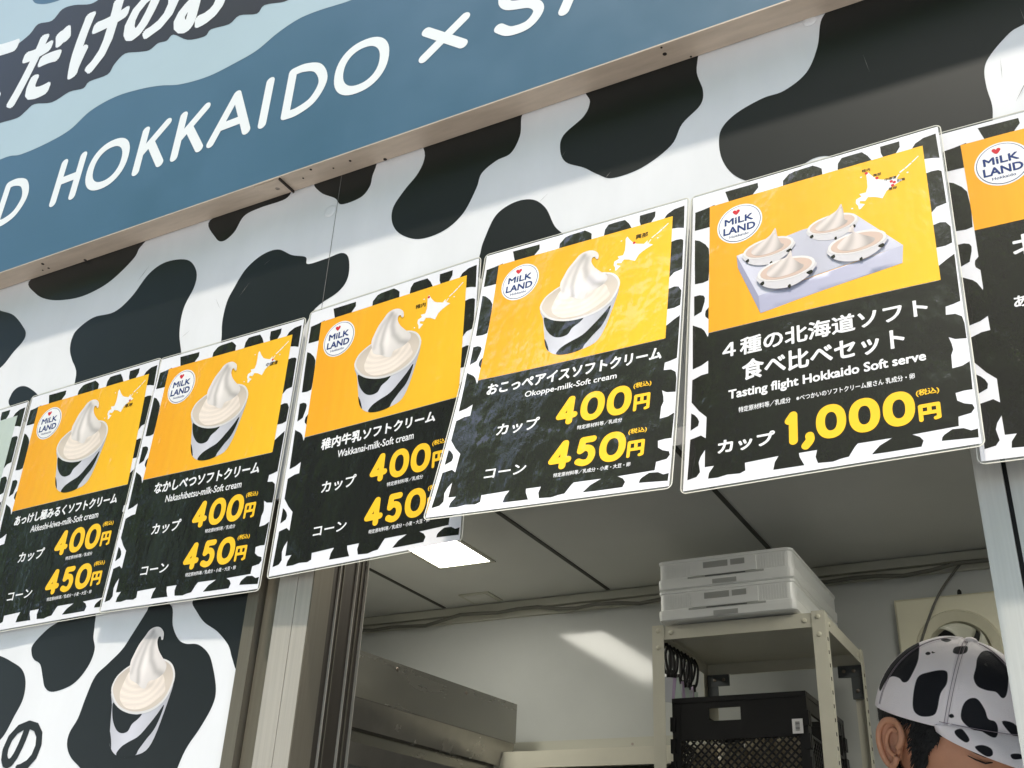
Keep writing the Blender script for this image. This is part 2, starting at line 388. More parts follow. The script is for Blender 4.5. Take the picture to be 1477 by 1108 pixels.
# ---------------------------------------------------------------- the printed soft-serve cup (a flat picture)
RIM = [(95, 115), (98, 100), (108, 91), (122, 84), (140, 79), (165, 78), (188, 83), (201, 93), (206, 109), (197, 131), (178, 143.5), (154, 147.2), (130, 143.8), (109, 133.5)]
BODY = [(95.6, 118), (102, 133), (106.5, 155.6), (112, 179), (118, 188), (128, 195), (144.5, 198.6), (162.6, 196.7), (180, 191.5), (189.9, 177), (198, 149), (205.5, 114), (196, 131), (178, 143), (154, 146), (130, 143), (109, 133)]
BLK = [[(103, 131), (108, 149), (118, 163), (129, 169), (140.7, 167.6), (146, 159), (155, 153), (160, 147.4), (150, 147.6), (132, 144.4), (112, 135.5)],
       [(196, 138), (187, 149), (176, 161), (162, 174), (144.6, 181), (134, 186.5), (129, 195), (144.5, 198.6), (162.6, 196.7), (167, 190), (177, 178), (187, 167), (193.5, 152)],
       [(108.6, 166), (111.9, 178.7), (117.5, 187.4), (114, 176)]]
SWIRL = [(123.2, 95.3), (120.4, 81.2), (123.9, 70.7), (129.5, 58.6), (137.8, 48.2), (144, 40.8), (153.2, 37.6), (162.8, 39.2), (170.7, 46.1), (172.1, 54.5), (169.4, 55.6), (166.6, 51.1), (163.1, 52), (162.7, 58.7), (168.6, 69.5), (179.2, 80.4), (187, 88.1), (187, 96), (180.5, 102.1), (172.7, 105.6), (161.1, 107.8), (157.4, 115.7), (150.3, 114.9), (140.2, 108.9), (127, 103)]
DOLL = [(123.2, 92), (115.4, 106.9), (112.5, 119), (117.2, 129.7), (130.1, 138.6), (149.2, 141.5), (167.4, 138.6), (184.7, 129.3), (193.2, 122), (191, 113), (183, 100), (160, 95), (140, 95)]
GRV = [[(152, 44), (144, 60), (140, 75), (138, 91), (142, 108)], [(156, 50), (154, 65), (158, 80), (170, 95), (181, 100)], [(150, 43), (137, 58), (129, 76), (126, 94)]]
def cup_picture(art, ox, oy, sc, L, photo, black):
    T = lambda pts: [(ox+x*sc, oy+y*sc) for x, y in pts]
    def inv(x, y): return (x-ox)/sc, (y-oy)/sc
    def c_body(x, y):
        a, b = inv(x, y); t = (a-100)/105; k = .93-.16*abs(t-.42)*1.6+.0; return (224*k, 224*k, 232*k)
    def c_rim(x, y): return (220, 217, 214)
    def c_in(x, y):
        a, b = inv(x, y); k = .96-.14*max(0, (110-b)/40); return (218*k, 205*k, 190*k)
    def c_d(x, y):
        a, b = inv(x, y); d = math.hypot((a-140)*.9, (b-98)*1.35); k = 1-.035*math.cos(d*.62+.6*math.sin(a*.11))-.05*max(0, (a-165)/30)
        k *= 1-.10*math.exp(-((a-158)/14)**2-((b-112)/5)**2); return (234*k, 221*k, 208*k)
    def c_s(x, y):
        a, b = inv(x, y); k = 1.0
        for g, s_, w in zip(GRV, (.16, .17, .11), (3.2, 4.5, 3.4)): k -= s_*math.exp(-(seg_d(a, b, g)/w)**2)
        k -= .07*max(0, (a-150)/40) + .04*max(0, (b-90)/25); k += .05*math.exp(-((a-148)/5)**2-((b-85)/22)**2)
        return (231*k, 224*k, 219*k)
    art.shaded(T(BODY), photo, L, c_body, 6*sc, 3)
    for b in BLK: art.poly(T(b), black, L+1, 5)
    art.shaded(T(RIM), photo, L+2, c_rim, 9*sc, 4)
    cx, cy = 150.5, 112.5
    art.shaded(T([(cx+(x-cx)*.945, cy+(y-cy)*.925-.5) for x, y in RIM]), photo, L+3, c_in, 6*sc, 4)
    art.shaded(T(DOLL), photo, L+4, c_d, 3*sc, 5)
    art.shaded(T(SWIRL), photo, L+5, c_s, 2.4*sc, 5)

# ---------------------------------------------------------------- ground
g = MB(); g.box(-60, 60, -60, 60, -2.3, -2.1, M['pave']); tag(g.build('ground'), None, kind='structure')

# ---------------------------------------------------------------- food truck body
CE, BK, HD = .49, 1.95, .02
truck = thing('food_truck', 'white food truck wrapped in black cow spots with an open serving hatch', 'food truck', (0, 0, -2.1))
def tp(mb, name): o = mb.build(name, truck); o.location = (0, 0, 2.1); return o
w = MB()
w.box(-2.6, 2.2, 0, .045, HD, 1.75, M['w_white'])
w.box(-2.6, -.5105, 0, .045, -1.75, HD, M['w_white']); w.box(1.35, 2.2, 0, .045, -1.75, HD, M['w_white']); w.box(-.5105, 1.35, 0, .045, -1.75, -1.0, M['w_white'])
wall_art = Art(lambda u, v, L: (u, -.0002-.0001*L, v)); wall_art.mb = w
def spot(pts, n=6): q = [on_y(x, y, 0) for x, y in pts]; wall_art.poly([(p.x, p.z) for p in q], M['w_black'], 0, n)
spot([(-60, 445), (-20, 440), (0, 448), (20, 455), (35, 474), (37, 484), (32, 494), (19.5, 508), (0, 531), (-30, 545), (-70, 520)])
spot([(45, 403), (120, 375), (205, 345), (200, 360), (192, 374), (165, 401), (140, 418), (110, 430), (75, 433), (52, 424)])
spot([(270, 375), (283, 390), (281, 412), (265, 445), (259, 480), (262, 515), (262, 560), (180, 590), (112, 575), (110, 536), (104, 519), (101, 504), (104, 488), (112, 475), (135, 458), (165, 450), (190, 428), (215, 395), (240, 378)])
spot([(14, 585), (16, 570), (24, 560), (35, 557), (46, 562), (56, 572), (62, 590), (40, 610)])
spot([(401, 360), (421, 368), (441, 371), (444, 381), (471, 373), (493, 365), (503, 373), (502, 400), (488, 421), (455, 445), (420, 490), (330, 510), (320, 478), (326, 440), (338, 415), (355, 388), (378, 368)])
spot([(303, 318), (360, 295), (415, 275), (412, 287), (375, 300), (352, 312), (338, 335), (322, 348), (311, 343)])
spot([(455, 262), (500, 243), (541, 232), (537, 255), (533, 270), (520, 285), (493, 295), (483, 286), (463, 278)])
spot([(612, 190), (690, 170), (757, 145), (752, 170), (750, 196), (737, 221), (716, 232), (695, 250), (687, 272), (668, 308), (640, 333), (605, 345), (578, 338), (566, 322), (567, 300), (583, 275), (603, 250), (613, 225)])
spot([(693, 365), (700, 342), (716, 310), (742, 292), (768, 288), (787, 300), (800, 326), (815, 341), (835, 370), (760, 410), (690, 400)])
spot([(849, 125), (930, 95), (1001, 65), (1005, 105), (1014, 131), (1010, 152), (984, 179), (968, 210), (926, 242), (884, 257), (863, 252), (842, 242), (816, 234), (808, 216), (813, 195), (842, 168), (851, 147)])
spot([(1212, -20), (1197, 10), (1184, 31), (1179, 68), (1163, 105), (1131, 131), (1100, 142), (1063, 163), (1042, 184), (1037, 205), (1042, 231), (1058, 252), (1084, 263), (1112, 263), (1145, 247), (1173, 229), (1197, 226), (1212, 240), (1260, 265), (1380, 250), (1432, 215), (1432, 174), (1431, 152), (1423, 126), (1420, 100), (1429, 79), (1457, 47), (1490, 20), (1500, -60), (1350, -90)])
def spotL(pts, n=6): spot([(x/2.84, 800+y/2.84) for x, y in pts], n)
spotL([(130, 405), (135, 370), (190, 310), (240, 275), (300, 230), (385, 230), (388, 290), (383, 340), (388, 390), (360, 460), (300, 530), (220, 562), (185, 545), (175, 500), (165, 450), (140, 430)])
spotL([(-90, 390), (0, 415), (50, 440), (90, 470), (105, 520), (95, 590), (60, 660), (0, 760), (-90, 800)])
spotL([(610, 215), (600, 235), (540, 330), (500, 390), (440, 450), (390, 500), (350, 590), (320, 670), (285, 730), (275, 780), (290, 830), (330, 875), (400, 960), (560, 1010), (680, 960), (760, 800), (820, 710), (870, 620), (885, 550), (870, 450), (850, 400), (810, 368), (760, 365), (730, 345), (708, 290), (705, 215), (660, 190)])
spotL([(790, 190), (860, 160), (1000, 150), (1018, 175), (1003, 300), (990, 400), (970, 472), (950, 420), (935, 370), (890, 315), (840, 280), (810, 240)], 5)
for cx, cz, a, b in ((-1.75, .15, .12, .2), (-1.9, -.5, .15, .2), (-1.5, -.9, .2, .12), (1.1, .3, .16, .12), (1.55, .05, .14, .2), (1.2, .52, .2, .05), (-.9, -.85, .16, .11), (1.7, -.6, .15, .2), (-2.3, .3, .1, .2)):
    wall_art.poly([(cx+a*math.cos(t)*(1+.25*math.sin(2*t+cx)), cz+b*math.sin(t)*(1+.2*math.cos(3*t+cz))) for t in [k*.5236 for k in range(12)]], M['w_black'], 0, 5)
# soft-serve picture printed on the wrap beside the hatch, and the lettering next to it
cupw = MB()
pa = on_y(160, 1000, 0); pb = on_y(255, 965, 0); tip = on_y(222, 905, 0); bot = on_y(196, 1092, 0)
cs = (pb.x-pa.x)/111.0
art2 = Art(lambda u, v, L: (u, -.0012-.0003*L, v)); art2.mb = cupw
_cz = tip.z; _h = (tip.z-bot.z)/161.0
class _F: pass
art2.fn = lambda u, v, L: (pa.x+(u-95)*cs, -.0004-.0001*L, tip.z-(v-37.6)*_h)
cup_picture(art2, 0, 0, 1.0, 0, M['w_photo'], M['w_black'])
rs = random.Random(4)                       # scuffs and dirt on the vinyl
for k in range(34):
    x = rs.uniform(-1.3, .7); z = rs.uniform(.1, .56); l_ = rs.uniform(.002, .02); an = rs.gauss(1.5, .5); w_ = rs.uniform(.0002, .0005)
    dx, dz = math.cos(an)*l_, math.sin(an)*l_; nx, nz = -math.sin(an)*w_, math.cos(an)*w_
    w.add([(x-dx, -.0009, z-dz), (x+nx, -.0009, z+nz), (x+dx, -.0009, z+dz), (x-nx, -.0009, z-nz)], [(0, 1, 2, 3)], M['scuff'])
tp(w, 'outer_wall')
tag(tp(cupw, 'ice_cream_picture'), 'printed picture of soft serve in a cow spotted cup')
no = MB(); art3 = Art(lambda u, v, L: (u, -.0004-.0001*L, -v)); art3.mb = no
q0 = on_y(1, 1106, 0); q1 = on_y(50, 1052, 0)
art3.text('の', q0.x-.005, q0.x+.075, -q0.z+.01, -q0.z-.062, M['w_black'], 0, .035); tp(no, 'lettering')
bc = MB()
for px, py, rr in ((1168, 30, .009), (476, 305, .011)):
    bc = MB(); p = on_y(px, py, 0); bc.disc((p.x, -.0004, p.z), (0, -1, 0), rr, .0015, M['w_white'], 24, 1); tp(bc, 'bolt_cover')
# butt joints between the vinyl sheets
for px, py in ((471, 400),):
    x = on_y(px, py, 0).x
    ps = MB(); ps.box(x-.00035, x+.00035, -.00065, -.0003, HD, .578, M['scuff']); tp(ps, 'sheet_joint')

c = MB(); c.box(-2.5, 2.1, .045, BK, CE, CE+.06, M['ceil']); tp(c, 'ceiling')
for x in (-1.435, -.838, -.275, .33, .93): c = MB(); c.box(x-.006, x+.006, .05, BK-.03, CE-.003, CE-.0005, M['seam']); tp(c, 'ceiling_joint')
c = MB(); c.box(-2.5, 2.1, BK, BK+.05, -1.75, CE, M['backwall']); tp(c, 'back_wall')
for x in (-2.56, 2.1): c = MB(); c.box(x, x+.06, .045, BK+.05, -1.75, CE, M['backwall']); tp(c, 'side_wall')
c = MB(); c.box(-2.5, 2.1, .045, BK, -1.8, -1.75, M['floor']); tp(c, 'truck_floor')
c = MB()
c.box(-2.5, 2.1, BK-.022, BK-.001, CE-.028, CE-.003, M['trim']); c.box(-2.5, 2.1, BK-.012, BK-.001, CE-.052, CE-.031, M['trim']); tp(c, 'duct_trim')
c = MB(); c.box(-1.27, -.30, BK-.03, BK-.001, -.004, .043, M['trim']); c.box(-1.30, -.30, BK-.20, BK-.001, -.060, -.014, M['cream'])
for x in (-1.22, -.76): c.disc((x, BK-.03, .024), (0, -1, 0), .004, .002, M['screw'], 10)
tp(c, 'wall_rail')
c = MB(); c.box(-1.30, -.30, BK-.18, BK-.001, -1.0, -.064, M['darkboard']); tp(c, 'dark_panel')  # plain dark board below the rail

# ---------------------------------------------------------------- sliding hatch frame
fr = thing('hatch_window_frame', 'aluminium sliding window frame round the serving hatch, silver and olive strips', 'window frame', (0, 0, -1.0))
def strip(name, items):
    mb = MB()
    for x0, x1, y0, y1, mt in items: mb.box(x0, x1, y0, y1, -1.0, HD-.002, mt)
    o = mb.build(name, fr); o.location = (0, 0, 1.0); return o
strip('outer_jamb', [(-.5100, -.4905, -.004, .05, M['olive']), (-.4905, -.4872, .012, .05, M['gasket']), (-.4872, -.4600, .006, .05, M['olive']), (-.4600, -.4575, .016, .05, M['gasket'])])
strip('sash_stile', [(-.4575, -.4268, -.005, .03, M['silver_warm']), (-.4268, -.4258, .004, .03, M['gasket']), (-.4258, -.4020, -.005, .03, M['silver_warm']), (-.4020, -.4003, -.0045, .034, M['olive'])])  # olive strip: the silver stile's shaded side, put into the colour
strip('inner_track', [(-.5100, -.4120, .0505, .1060, M['groove_shade']), (-.4120, -.4022, .0345, .1055, M['groove_shade']), (-.4022, -.3992, .0465, .0480, M['silver_warm']), (-.4022, -.4008, .0560, .0575, M['olive']), (-.4022, -.3990, .0835, .0850, M['silver_warm']), (-.4022, -.4006, .0950, .0965, M['olive']), (-.4022, -.3985, .1060, .1075, M['silver_warm'])])
strip('right_mullion', [(.4020, .4268, -.004, .045, M['silver']), (.4268, .4312, .006, .05, M['gasket'])])
strip('right_sash_stile', [(.4312, .4470, .0, .045, M['silver'])])
gl = MB(); gl.box(.4470, 1.30, .018, .022, -1.0, HD-.002, M['glass']); o = gl.build('pane', fr); o.location = (0, 0, 1.0)
mb = MB(); mb.box(1.30, 1.348, -.004, .045, -1.0, HD-.002, M['silver']); o = mb.build('end_jamb', fr); o.location = (0, 0, 1.0)
mb = MB(); mb.box(-.51, 1.348, -.05, .10, -1.03, -1.001, M['silver']); o = mb.build('sill', fr); o.location = (0, 0, 1.0)

# ---------------------------------------------------------------- fascia sign
SZ, SY = .579, -.040
sign = thing('fascia_sign', 'long blue and pale blue sign board lettered HOKKAIDO above the cow print wall', 'sign', (0, 0, SZ))
def sp(mb, name): o = mb.build(name, sign); o.location = (0, 0, -SZ); return o
mb = MB(); mb.box(-2.5, 2.1, SY, -.001, SZ, 1.7, M['s_blue']); sp(mb, 'board')
mb = MB(); mb.box(-2.5, 2.1, SY-.0015, -.0012, SZ-.003, SZ-.0005, M['s_edge']); 
holes = [(x/1.996, y/1.996) for x, y in ((895, 488), (960, 484), (1008, 463), (1113, 463), (873, 513), (765, 553), (123, 760), (123, 778), (140, 772), (250, 752))]+[(700+480/1.901, 125/1.901), (700+492/1.901, 148/1.901), (1000, 88)]
for i, (x, y) in enumerate(holes):
    p = on_z(x, y, SZ-.003); mb.disc((p.x, min(-.004, max(-.037, p.y)), SZ-.0031), (0, 0, -1), random.choice((.0016, .0022, .003)), .0004, M['hole'], 12)
sp(mb, 'bottom_channel')
mb = MB(); pl = on_z(398, 272, SZ-.003); mb.box(pl.x-.028, pl.x+.022, SY+.001, -.006, SZ-.0048, SZ-.0032, M['s_edge']); mb.box(pl.x+.0225, pl.x+.025, SY, -.002, SZ-.0075, SZ-.0032, M['hole']); jp = sp(mb, 'joint_plate')
mb = MB(); mb.disc((pl.x+.004, -.02, SZ-.0048), (0, 0, -1), .004, .001, M['screw'], 14, 1); mb.box(pl.x+.002, pl.x+.006, -.0203, -.0197, SZ-.0061, SZ-.0058, M['hole']); sc_ = mb.build('screw', jp)
def sgn(x, y): p = on_y(x, y, SY); return (p.x, p.z)
sart = Art(lambda u, v, L: (u, SY-.0002-.0001*L, v)); 
wave = [(0, 460), (60, 445), (130, 415), (200, 375), (260, 320), (330, 280), (400, 258), (460, 247), (520, 243), (600, 220), (680, 180), (740, 145), (800, 95), (860, 55), (920, 30), (1000, 5), (1060, -18), (1150, -45), (1240, -85), (1330, -150)]
wv = [sgn(x/1.996, y/1.996) for x, y in wave]; wv = [(wv[0][0]-.9, wv[0][1]-.05), (wv[0][0]-.5, wv[0][1]+.02), (wv[0][0]-.2, wv[0][1]-.02)]+wv+[(wv[-1][0]+.5, wv[-1][1]+.02), (wv[-1][0]+1.2, wv[-1][1]+.1)]
wc = [(p.x, p.y) for p in catmull([(*p, 0) for p in wv], False, 6)]
sart.poly(wc+[(wc[-1][0], 1.69), (wc[0][0], 1.69)], M['s_sky'], 0)
sart.poly([sgn(x/1.996, y/1.996) for x, y in ((90, -40), (95, 2), (115, 12), (150, 8), (185, -10), (190, -60), (130, -80))], M['s_blue'], 1, 5)
sp(sart.mb, 'colour_wave')
sart.mb = MB()
cloud = [(-60, 380), (0, 355), (50, 340), (75, 320), (100, 300), (150, 295), (200, 265), (240, 255), (258, 235), (310, 215), (330, 185), (360, 155), (400, 150), (430, 145), (455, 125), (480, 118), (500, 100), (540, 115), (590, 105), (608, 85), (660, 70), (690, 45), (740, 40), (762, 15), (820, 5), (850, -15), (900, -60), (700, -160), (560, -130), (400, -80), (330, -40), (290, -5), (260, 12), (215, 15), (180, 27), (150, 60), (110, 70), (85, 100), (40, 135), (0, 150), (-80, 190)]
sart.poly([sgn(x/1.996, y/1.996) for x, y in cloud], M['s_brown'], 2, 4)
sp(sart.mb, 'lettering_outline')
sart.mb = MB()
# each bubble character sits on its own tilt along a rising line
gl_ = [('こ', -28, 222), ('だ', 115, 192), ('け', 285, 110), ('の', 438, 35), ('お', 598, -28)]
ctr = [Vector(sgn(x/1.996, y/1.996)) for _, x, y in gl_]
for i, (ch, x, y) in enumerate(gl_):
    vs, fs = text_mesh(ch); x0 = min(p[0] for p in vs); x1 = max(p[0] for p in vs); y0 = min(p[1] for p in vs); y1 = max(p[1] for p in vs)
    d = ctr[min(i+1, 4)]-ctr[max(i-1, 0)]; an = math.atan2(d.y, d.x)*.9; wd, hg = .134, .190
    if ch == 'の': hg = .140
    ca, sa = math.cos(an), math.sin(an)
    for kk in range(12):
        out = []
        for px, py in vs:
            a = ((px-x0)/(x1-x0)-.5)*wd+.0088*math.cos(kk*.5236); b = ((py-y0)/(y1-y0)-.5)*hg+.0088*math.sin(kk*.5236)
            out.append((ctr[i].x+a*ca-b*sa*.4, SY-.0006-.00002*kk-.000002*i, ctr[i].y+a*sa+b))
        sart.mb.add(out, fs, M['s_white'])
sp(sart.mb, 'japanese_lettering')
ENG = []; sart.mb = MB(); BZ, CH, SW = .712, .098, .0185
LET = {'H': [([(0, 0), (0, 1)], False), ([(1, 0), (1, 1)], False), ([(0, .52), (1, .52)], False)],
       'K': [([(0, 0), (0, 1)], False), ([(.92, 1), (.02, .42)], False), ([(.36, .62), (1, 0)], False)],
       'A': [([(0, 0), (.5, 1), (1, 0)], False), ([(.18, .32), (.82, .32)], False)],
       'I': [([(.5, 0), (.5, 1)], False)],
       'D': [([(0, 1), (0, 0)], False), ([(0, 1), (.35, 1), (.78, .86), (1, .5), (.78, .14), (.35, 0), (0, 0)], True)],
       'X': [([(0, .14), (1, .86)], False), ([(0, .86), (1, .14)], False)],
       'S': [([(.95, .86), (.7, 1), (.3, 1), (.06, .8), (.2, .58), (.78, .43), (.96, .22), (.72, 0), (.28, 0), (0, .15)], True)]}
def bx(px, py): return on_y(px, py, SY).x
for ch, x0, x1 in (('D', -1.300, -1.234), ('H', bx(74, 300), bx(102, 289)), ('K', bx(194, 254), bx(229, 240)), ('K', bx(250, 231), bx(286, 219)), ('A', bx(303, 210), bx(354, 194)), ('I', -.626, -.612), ('D', bx(411, 169), bx(411, 169)+.072), ('X', -.292, -.220), ('S', -.155, -.085), ('A', -.045, .03)):
    h = CH*.82 if ch == 'X' else CH
    if ch in 'HXS' or x0 < -1.2: sart.mb = MB()
    sart.strokes(LET[ch], SW, x0, x1, BZ, BZ+h, M['s_white'], 2)
    if ch in 'XA' or x0 < -1.2 or -.6 < x0 < -.5: ENG.append(sart.mb)
HK = ENG[1]; sart.mb = HK
for px, py in ((154, 241), (521, 98)):
    p = on_y(px, py, SY); sart.ring((p.x, BZ+CH/2), .055, CH/2+SW*.55, SW, M['s_white'], 2)
for mb in dict.fromkeys(ENG): sp(mb, 'english_lettering')

# ---------------------------------------------------------------- menu posters (laminated A3 sheets)
PW, PH = .303, .426
BIG = [(27.4, 221), (26.5, 226.2), (22, 215.9), (18.4, 211.5), (7.3, 204.2), (8.9, 266.7), (19.4, 263.9), (27.5, 259.2), (27.8, 276.6), (19.7, 277.3), (8.8, 281.4), (8.9, 311.4), (18.4, 325), (27.2, 334.4), (27, 361.6), (21.3, 356.8), (9, 359.8), (7.6, 410.1), (17.9, 407.9), (21.8, 402.6), (19.8, 390.4), (21.8, 383.6), (26.6, 376.1), (26.9, 397.6), (37.4, 397.8), (32.1, 405.6), (31.1, 412.4), (41.9, 413), (52.5, 411.3), (66.2, 412.5), (72.1, 410), (71.5, 400.7), (107.5, 399.5), (103.4, 406.3), (101.8, 415), (134, 415.5), (129.4, 405.3), (128.6, 400.2), (147.2, 400.2), (145.5, 408.2), (147.6, 415.6), (162.8, 416.8), (170.9, 414.9), (178.4, 414.1), (184.6, 404.2), (187.6, 400.8), (220.7, 401.1), (208.4, 407.5), (200.5, 415.8), (215, 416.2), (246.9, 416.2), (249.3, 409.8), (246.2, 405), (239.5, 401.1), (282, 400.2), (282.7, 389.7), (294.4, 387.8), (297.8, 383.2), (296.3, 378.5), (288.9, 375.8), (283.4, 371.4), (282.6, 362.4), (290.5, 361.3), (298.2, 361.5), (299, 328.3), (292, 332), (282.5, 333.1), (283, 317.1), (285.4, 310.7), (284.7, 303.5), (282.6, 294.7), (288.5, 298.6), (299, 300.2), (299, 281.6), (297.5, 272.4), (291.7, 267.6), (282.7, 266.5), (283.4, 256.1), (291.2, 254.7), (298, 252.6), (298.5, 190.2), (291.8, 194.4), (280, 203), (280, 221)]
BLOBS = [[(8.9, 325.6), (13, 328.8), (16.6, 333.4), (18.6, 338.5), (17.6, 343.7), (8.9, 348.1)],
 [(265.4, 413.5), (266.4, 409.5), (268.5, 407.1), (275.9, 402.6), (286, 403.3), (292.2, 407.1), (298.3, 406.3), (297.9, 415.9)],
 [(6.6, 29), (18.7, 27.6), (32.1, 25), (32.5, 59), (17, 59), (6.5, 58.6)], [(6.9, 74), (13, 77), (20.8, 85.2), (25.4, 93.5), (27, 118), (25.7, 142.6), (18.7, 144.3), (8.5, 143.2), (7.5, 110)],
 [(8, 161.9), (14.9, 161.7), (20, 164), (21.8, 168), (21.3, 173.8), (17.9, 187.2), (8.7, 191.2)], [(28.7, 181.1), (23.2, 187.3), (22.4, 192), (22.9, 195.8), (28.6, 202.5)],
 [(46, 8.5), (87.9, 9.2), (88.5, 17.1), (82.4, 24.6), (80, 30), (52, 30), (48.7, 18.6)], [(119.3, 30), (119.5, 18.1), (127, 9.9), (133.3, 8.2), (155.9, 7.2), (161.8, 11.6), (166.6, 16.4), (167.2, 30)],
 [(184.8, 30), (185.9, 16.1), (190.7, 8.8), (200, 8.4), (214.1, 8.7), (220.3, 16.9), (226.4, 30)], [(235.2, 8.6), (256.9, 8.7), (256.7, 17.6), (250.8, 27.2), (237.7, 27), (235.4, 19.3)],
 [(267.2, 30), (273.5, 19.5), (283.1, 14.3), (296.6, 13), (297.2, 51.1), (289, 48.1), (279, 46.3), (279, 30)], [(278.7, 69.3), (287.1, 67.7), (294, 68.5), (297.3, 71.3), (297.8, 118.5), (287.3, 120.6), (280.4, 128.3)],
 [(279.4, 145.5), (288.5, 143.4), (294.3, 145), (298.5, 152.5), (297.9, 174.6), (291.1, 176.9), (280.6, 176.7)]]
MAP = [(219.6, 39.3), (224.1, 46.9), (229.4, 53.6), (234.4, 56.5), (244, 59.8), (248.3, 55.3), (248.7, 60.2), (256.5, 65.2), (250.2, 67.8), (243.1, 71.4), (237.8, 75.5), (233, 84.5), (225, 79.6), (217.3, 77), (213.9, 81.8), (208.1, 79.9), (207.4, 83.3), (213.4, 86.4), (208.2, 91.8), (206.4, 91.9), (205.8, 86.3), (203.5, 82), (203.9, 76.2), (210.3, 73.5), (208, 69.2), (215.6, 69.3), (217.8, 61.7), (217.9, 52.1), (217.5, 42.2)]
ISL = [[(249.6, 60.5), (253, 55.7)], [(254.6, 52.7), (259.1, 49.7)], [(260.9, 48.6), (266.9, 43.8)], [(268.7, 42.3), (275.6, 36.1)]]
U = .001
def poster(label, pose, spec, idx, lift=(.002, .002, .001)):
    x, z, th, tx, ty = pose
    def curl(u, v):                                              # the free lower corners lift, the sheet bows a little
        a, t = u/PW, max(0, v/PH); return t*t*(lift[0]*(1-a)+lift[1]*a)+lift[2]*math.sin(a*3.3+idx)*math.sin(min(1, t)*2.9)+lift[2]*.5*math.sin(t*6+a*2+idx)*t
    ct, st = math.cos(th), math.sin(th)
    ex = Vector((ct, -ty*ct+tx*st, st)); ez = Vector((-st, ty*st+tx*ct, ct)); sx_, sz_ = ex.length, ez.length
    ex.normalize(); ez = (ez-ex*ez.dot(ex)).normalized(); ey = ez.cross(ex)
    T = thing('menu_poster', label, 'poster', group='laminated menu posters along the hatch')
    mm = Matrix((ex, ey, ez)).transposed().to_4x4(); ctr = Vector((x, -.003-.0010*idx-tx*PH/2, z)); ctr.y = min(ctr.y, -.003-.0010*idx)
    mm.translation = ctr; T.matrix_world = mm @ Matrix.Diagonal((sx_, 1, sz_, 1))
    fn = lambda u, v, L: (u-PW/2, -.0003-.00010*L-curl(u, v), PH/2-v)
    def rr(x0, x1, v0, v1, r, n=6):
        o = []
        for cx, cv, a0 in ((x0+r, v0+r, math.pi), (x1-r, v0+r, 1.5*math.pi), (x1-r, v1-r, 0), (x0+r, v1-r, .5*math.pi)):
            for k in range(n+1): a = a0+k/n*math.pi/2; o.append((cx+r*math.cos(a), cv+r*math.sin(a)))
        d = []                                                   # long sides get points in between, so that the sheet can bend
        for i, p in enumerate(o):
            q = o[(i+1) % len(o)]; m_ = max(1, int(math.hypot(q[0]-p[0], q[1]-p[1])/.013)); d += [(p[0]+(q[0]-p[0])*j/m_, p[1]+(q[1]-p[1])*j/m_) for j in range(m_)]
        return d
    # laminate: thin clear sheet with rounded corners and a milky cut edge
    f = MB(); out = rr(0, PW, 0, PH, .007); n = len(out); ins = rr(.0009, PW-.0009, .0009, PH-.0009, .0063)
    fa = Art(lambda u, v, L: (u-PW/2, .0003-curl(u, v), PH/2-v)); fa.mb = f; fa.grid = .013; fa.poly(ins, M['film'], 0)
    v = [(a-PW/2, y-curl(a, b), PH/2-b) for y in (.0004, -.0003) for a, b in out]+[(a-PW/2, y-curl(a, b), PH/2-b) for y in (.0004, -.0003) for a, b in ins]
    fs = []
    for k in range(n):
        j = (k+1) % n; fs += [(k, j, n+j, n+k), (n+k, n+j, 3*n+j, 3*n+k), (2*n+k, 2*n+j, j, k)]
    f.add(v, fs, M['film_edge']); f.build('laminate', T)
    a = Art(fn); a.grid = .013; a.poly([(3.2*U, 3.2*U), (PW-3.2*U, 3.2*U), (PW-3.2*U, PH-3.2*U), (3.2*U, PH-3.2*U)], M['paper'], 0)
    a.poly([(x*U, y*U) for x, y in ([(p[0], p[1]) for p in BIG])], M['p_black'], 1, 0)
    for b in BLOBS: a.poly([(x*U, y*U) for x, y in b], M['p_black'], 1.2, 0)
    if spec.get('low'):                                          # this print's dark field reaches higher
        a.poly([(x*U, y*U) for x, y in [(27, spec['low']-2), (281, spec['low']-2), (281, 223), (27, 223)]], M['p_black'], 1.4)
    a.mb.build('paper', T)
    pb_ = spec.get('low', 220.5)
    a.mb = MB(); a.poly([(25.8*U, 26.3*U), (281.2*U, 25.8*U), (282*U, pb_*U), (27*U, pb_*U)], spec.get('panel', M['p_yellow']), 2); pp = a.mb.build('picture_panel', T)
    if spec.get('blank'): return T
    # dairy emblem
    a.mb = MB(); lx, ly = 64.5*U, 67*U
    a.ellipse((lx, ly), 28.5*U, 30*U, M['p_white'], 3); a.ellipse((lx, ly), 26.6*U, 28*U, M['p_navy'], 4); a.ellipse((lx, ly), 25.8*U, 27.2*U, M['p_white'], 5)
    hs = [(0, 4.2), (-4.3, -.4), (-4.2, -2.8), (-2.4, -3.8), (-.6, -3), (0, -1.8), (.6, -3), (2.4, -3.8), (4.2, -2.8), (4.3, -.4)]
    a.poly([(lx-4*U+x*U, ly-19*U+y*U) for x, y in hs], M['p_red'], 6, 3); em = a.mb.build('emblem', T)
    a.mb = MB()
    a.text('MiLK', lx-19*U, lx+17.5*U, ly-.8*U, ly-11.5*U, M['p_navy'], 6, .045); a.text('LAND', lx-20.5*U, lx+20*U, ly+14*U, ly+2.6*U, M['p_navy'], 6, .045)
    a.text('Hokkaido', lx-12.5*U, lx+11.5*U, ly+20.5*U, ly+16.6*U, M['p_navy'], 6, .02); a.mb.build('emblem_lettering', em)
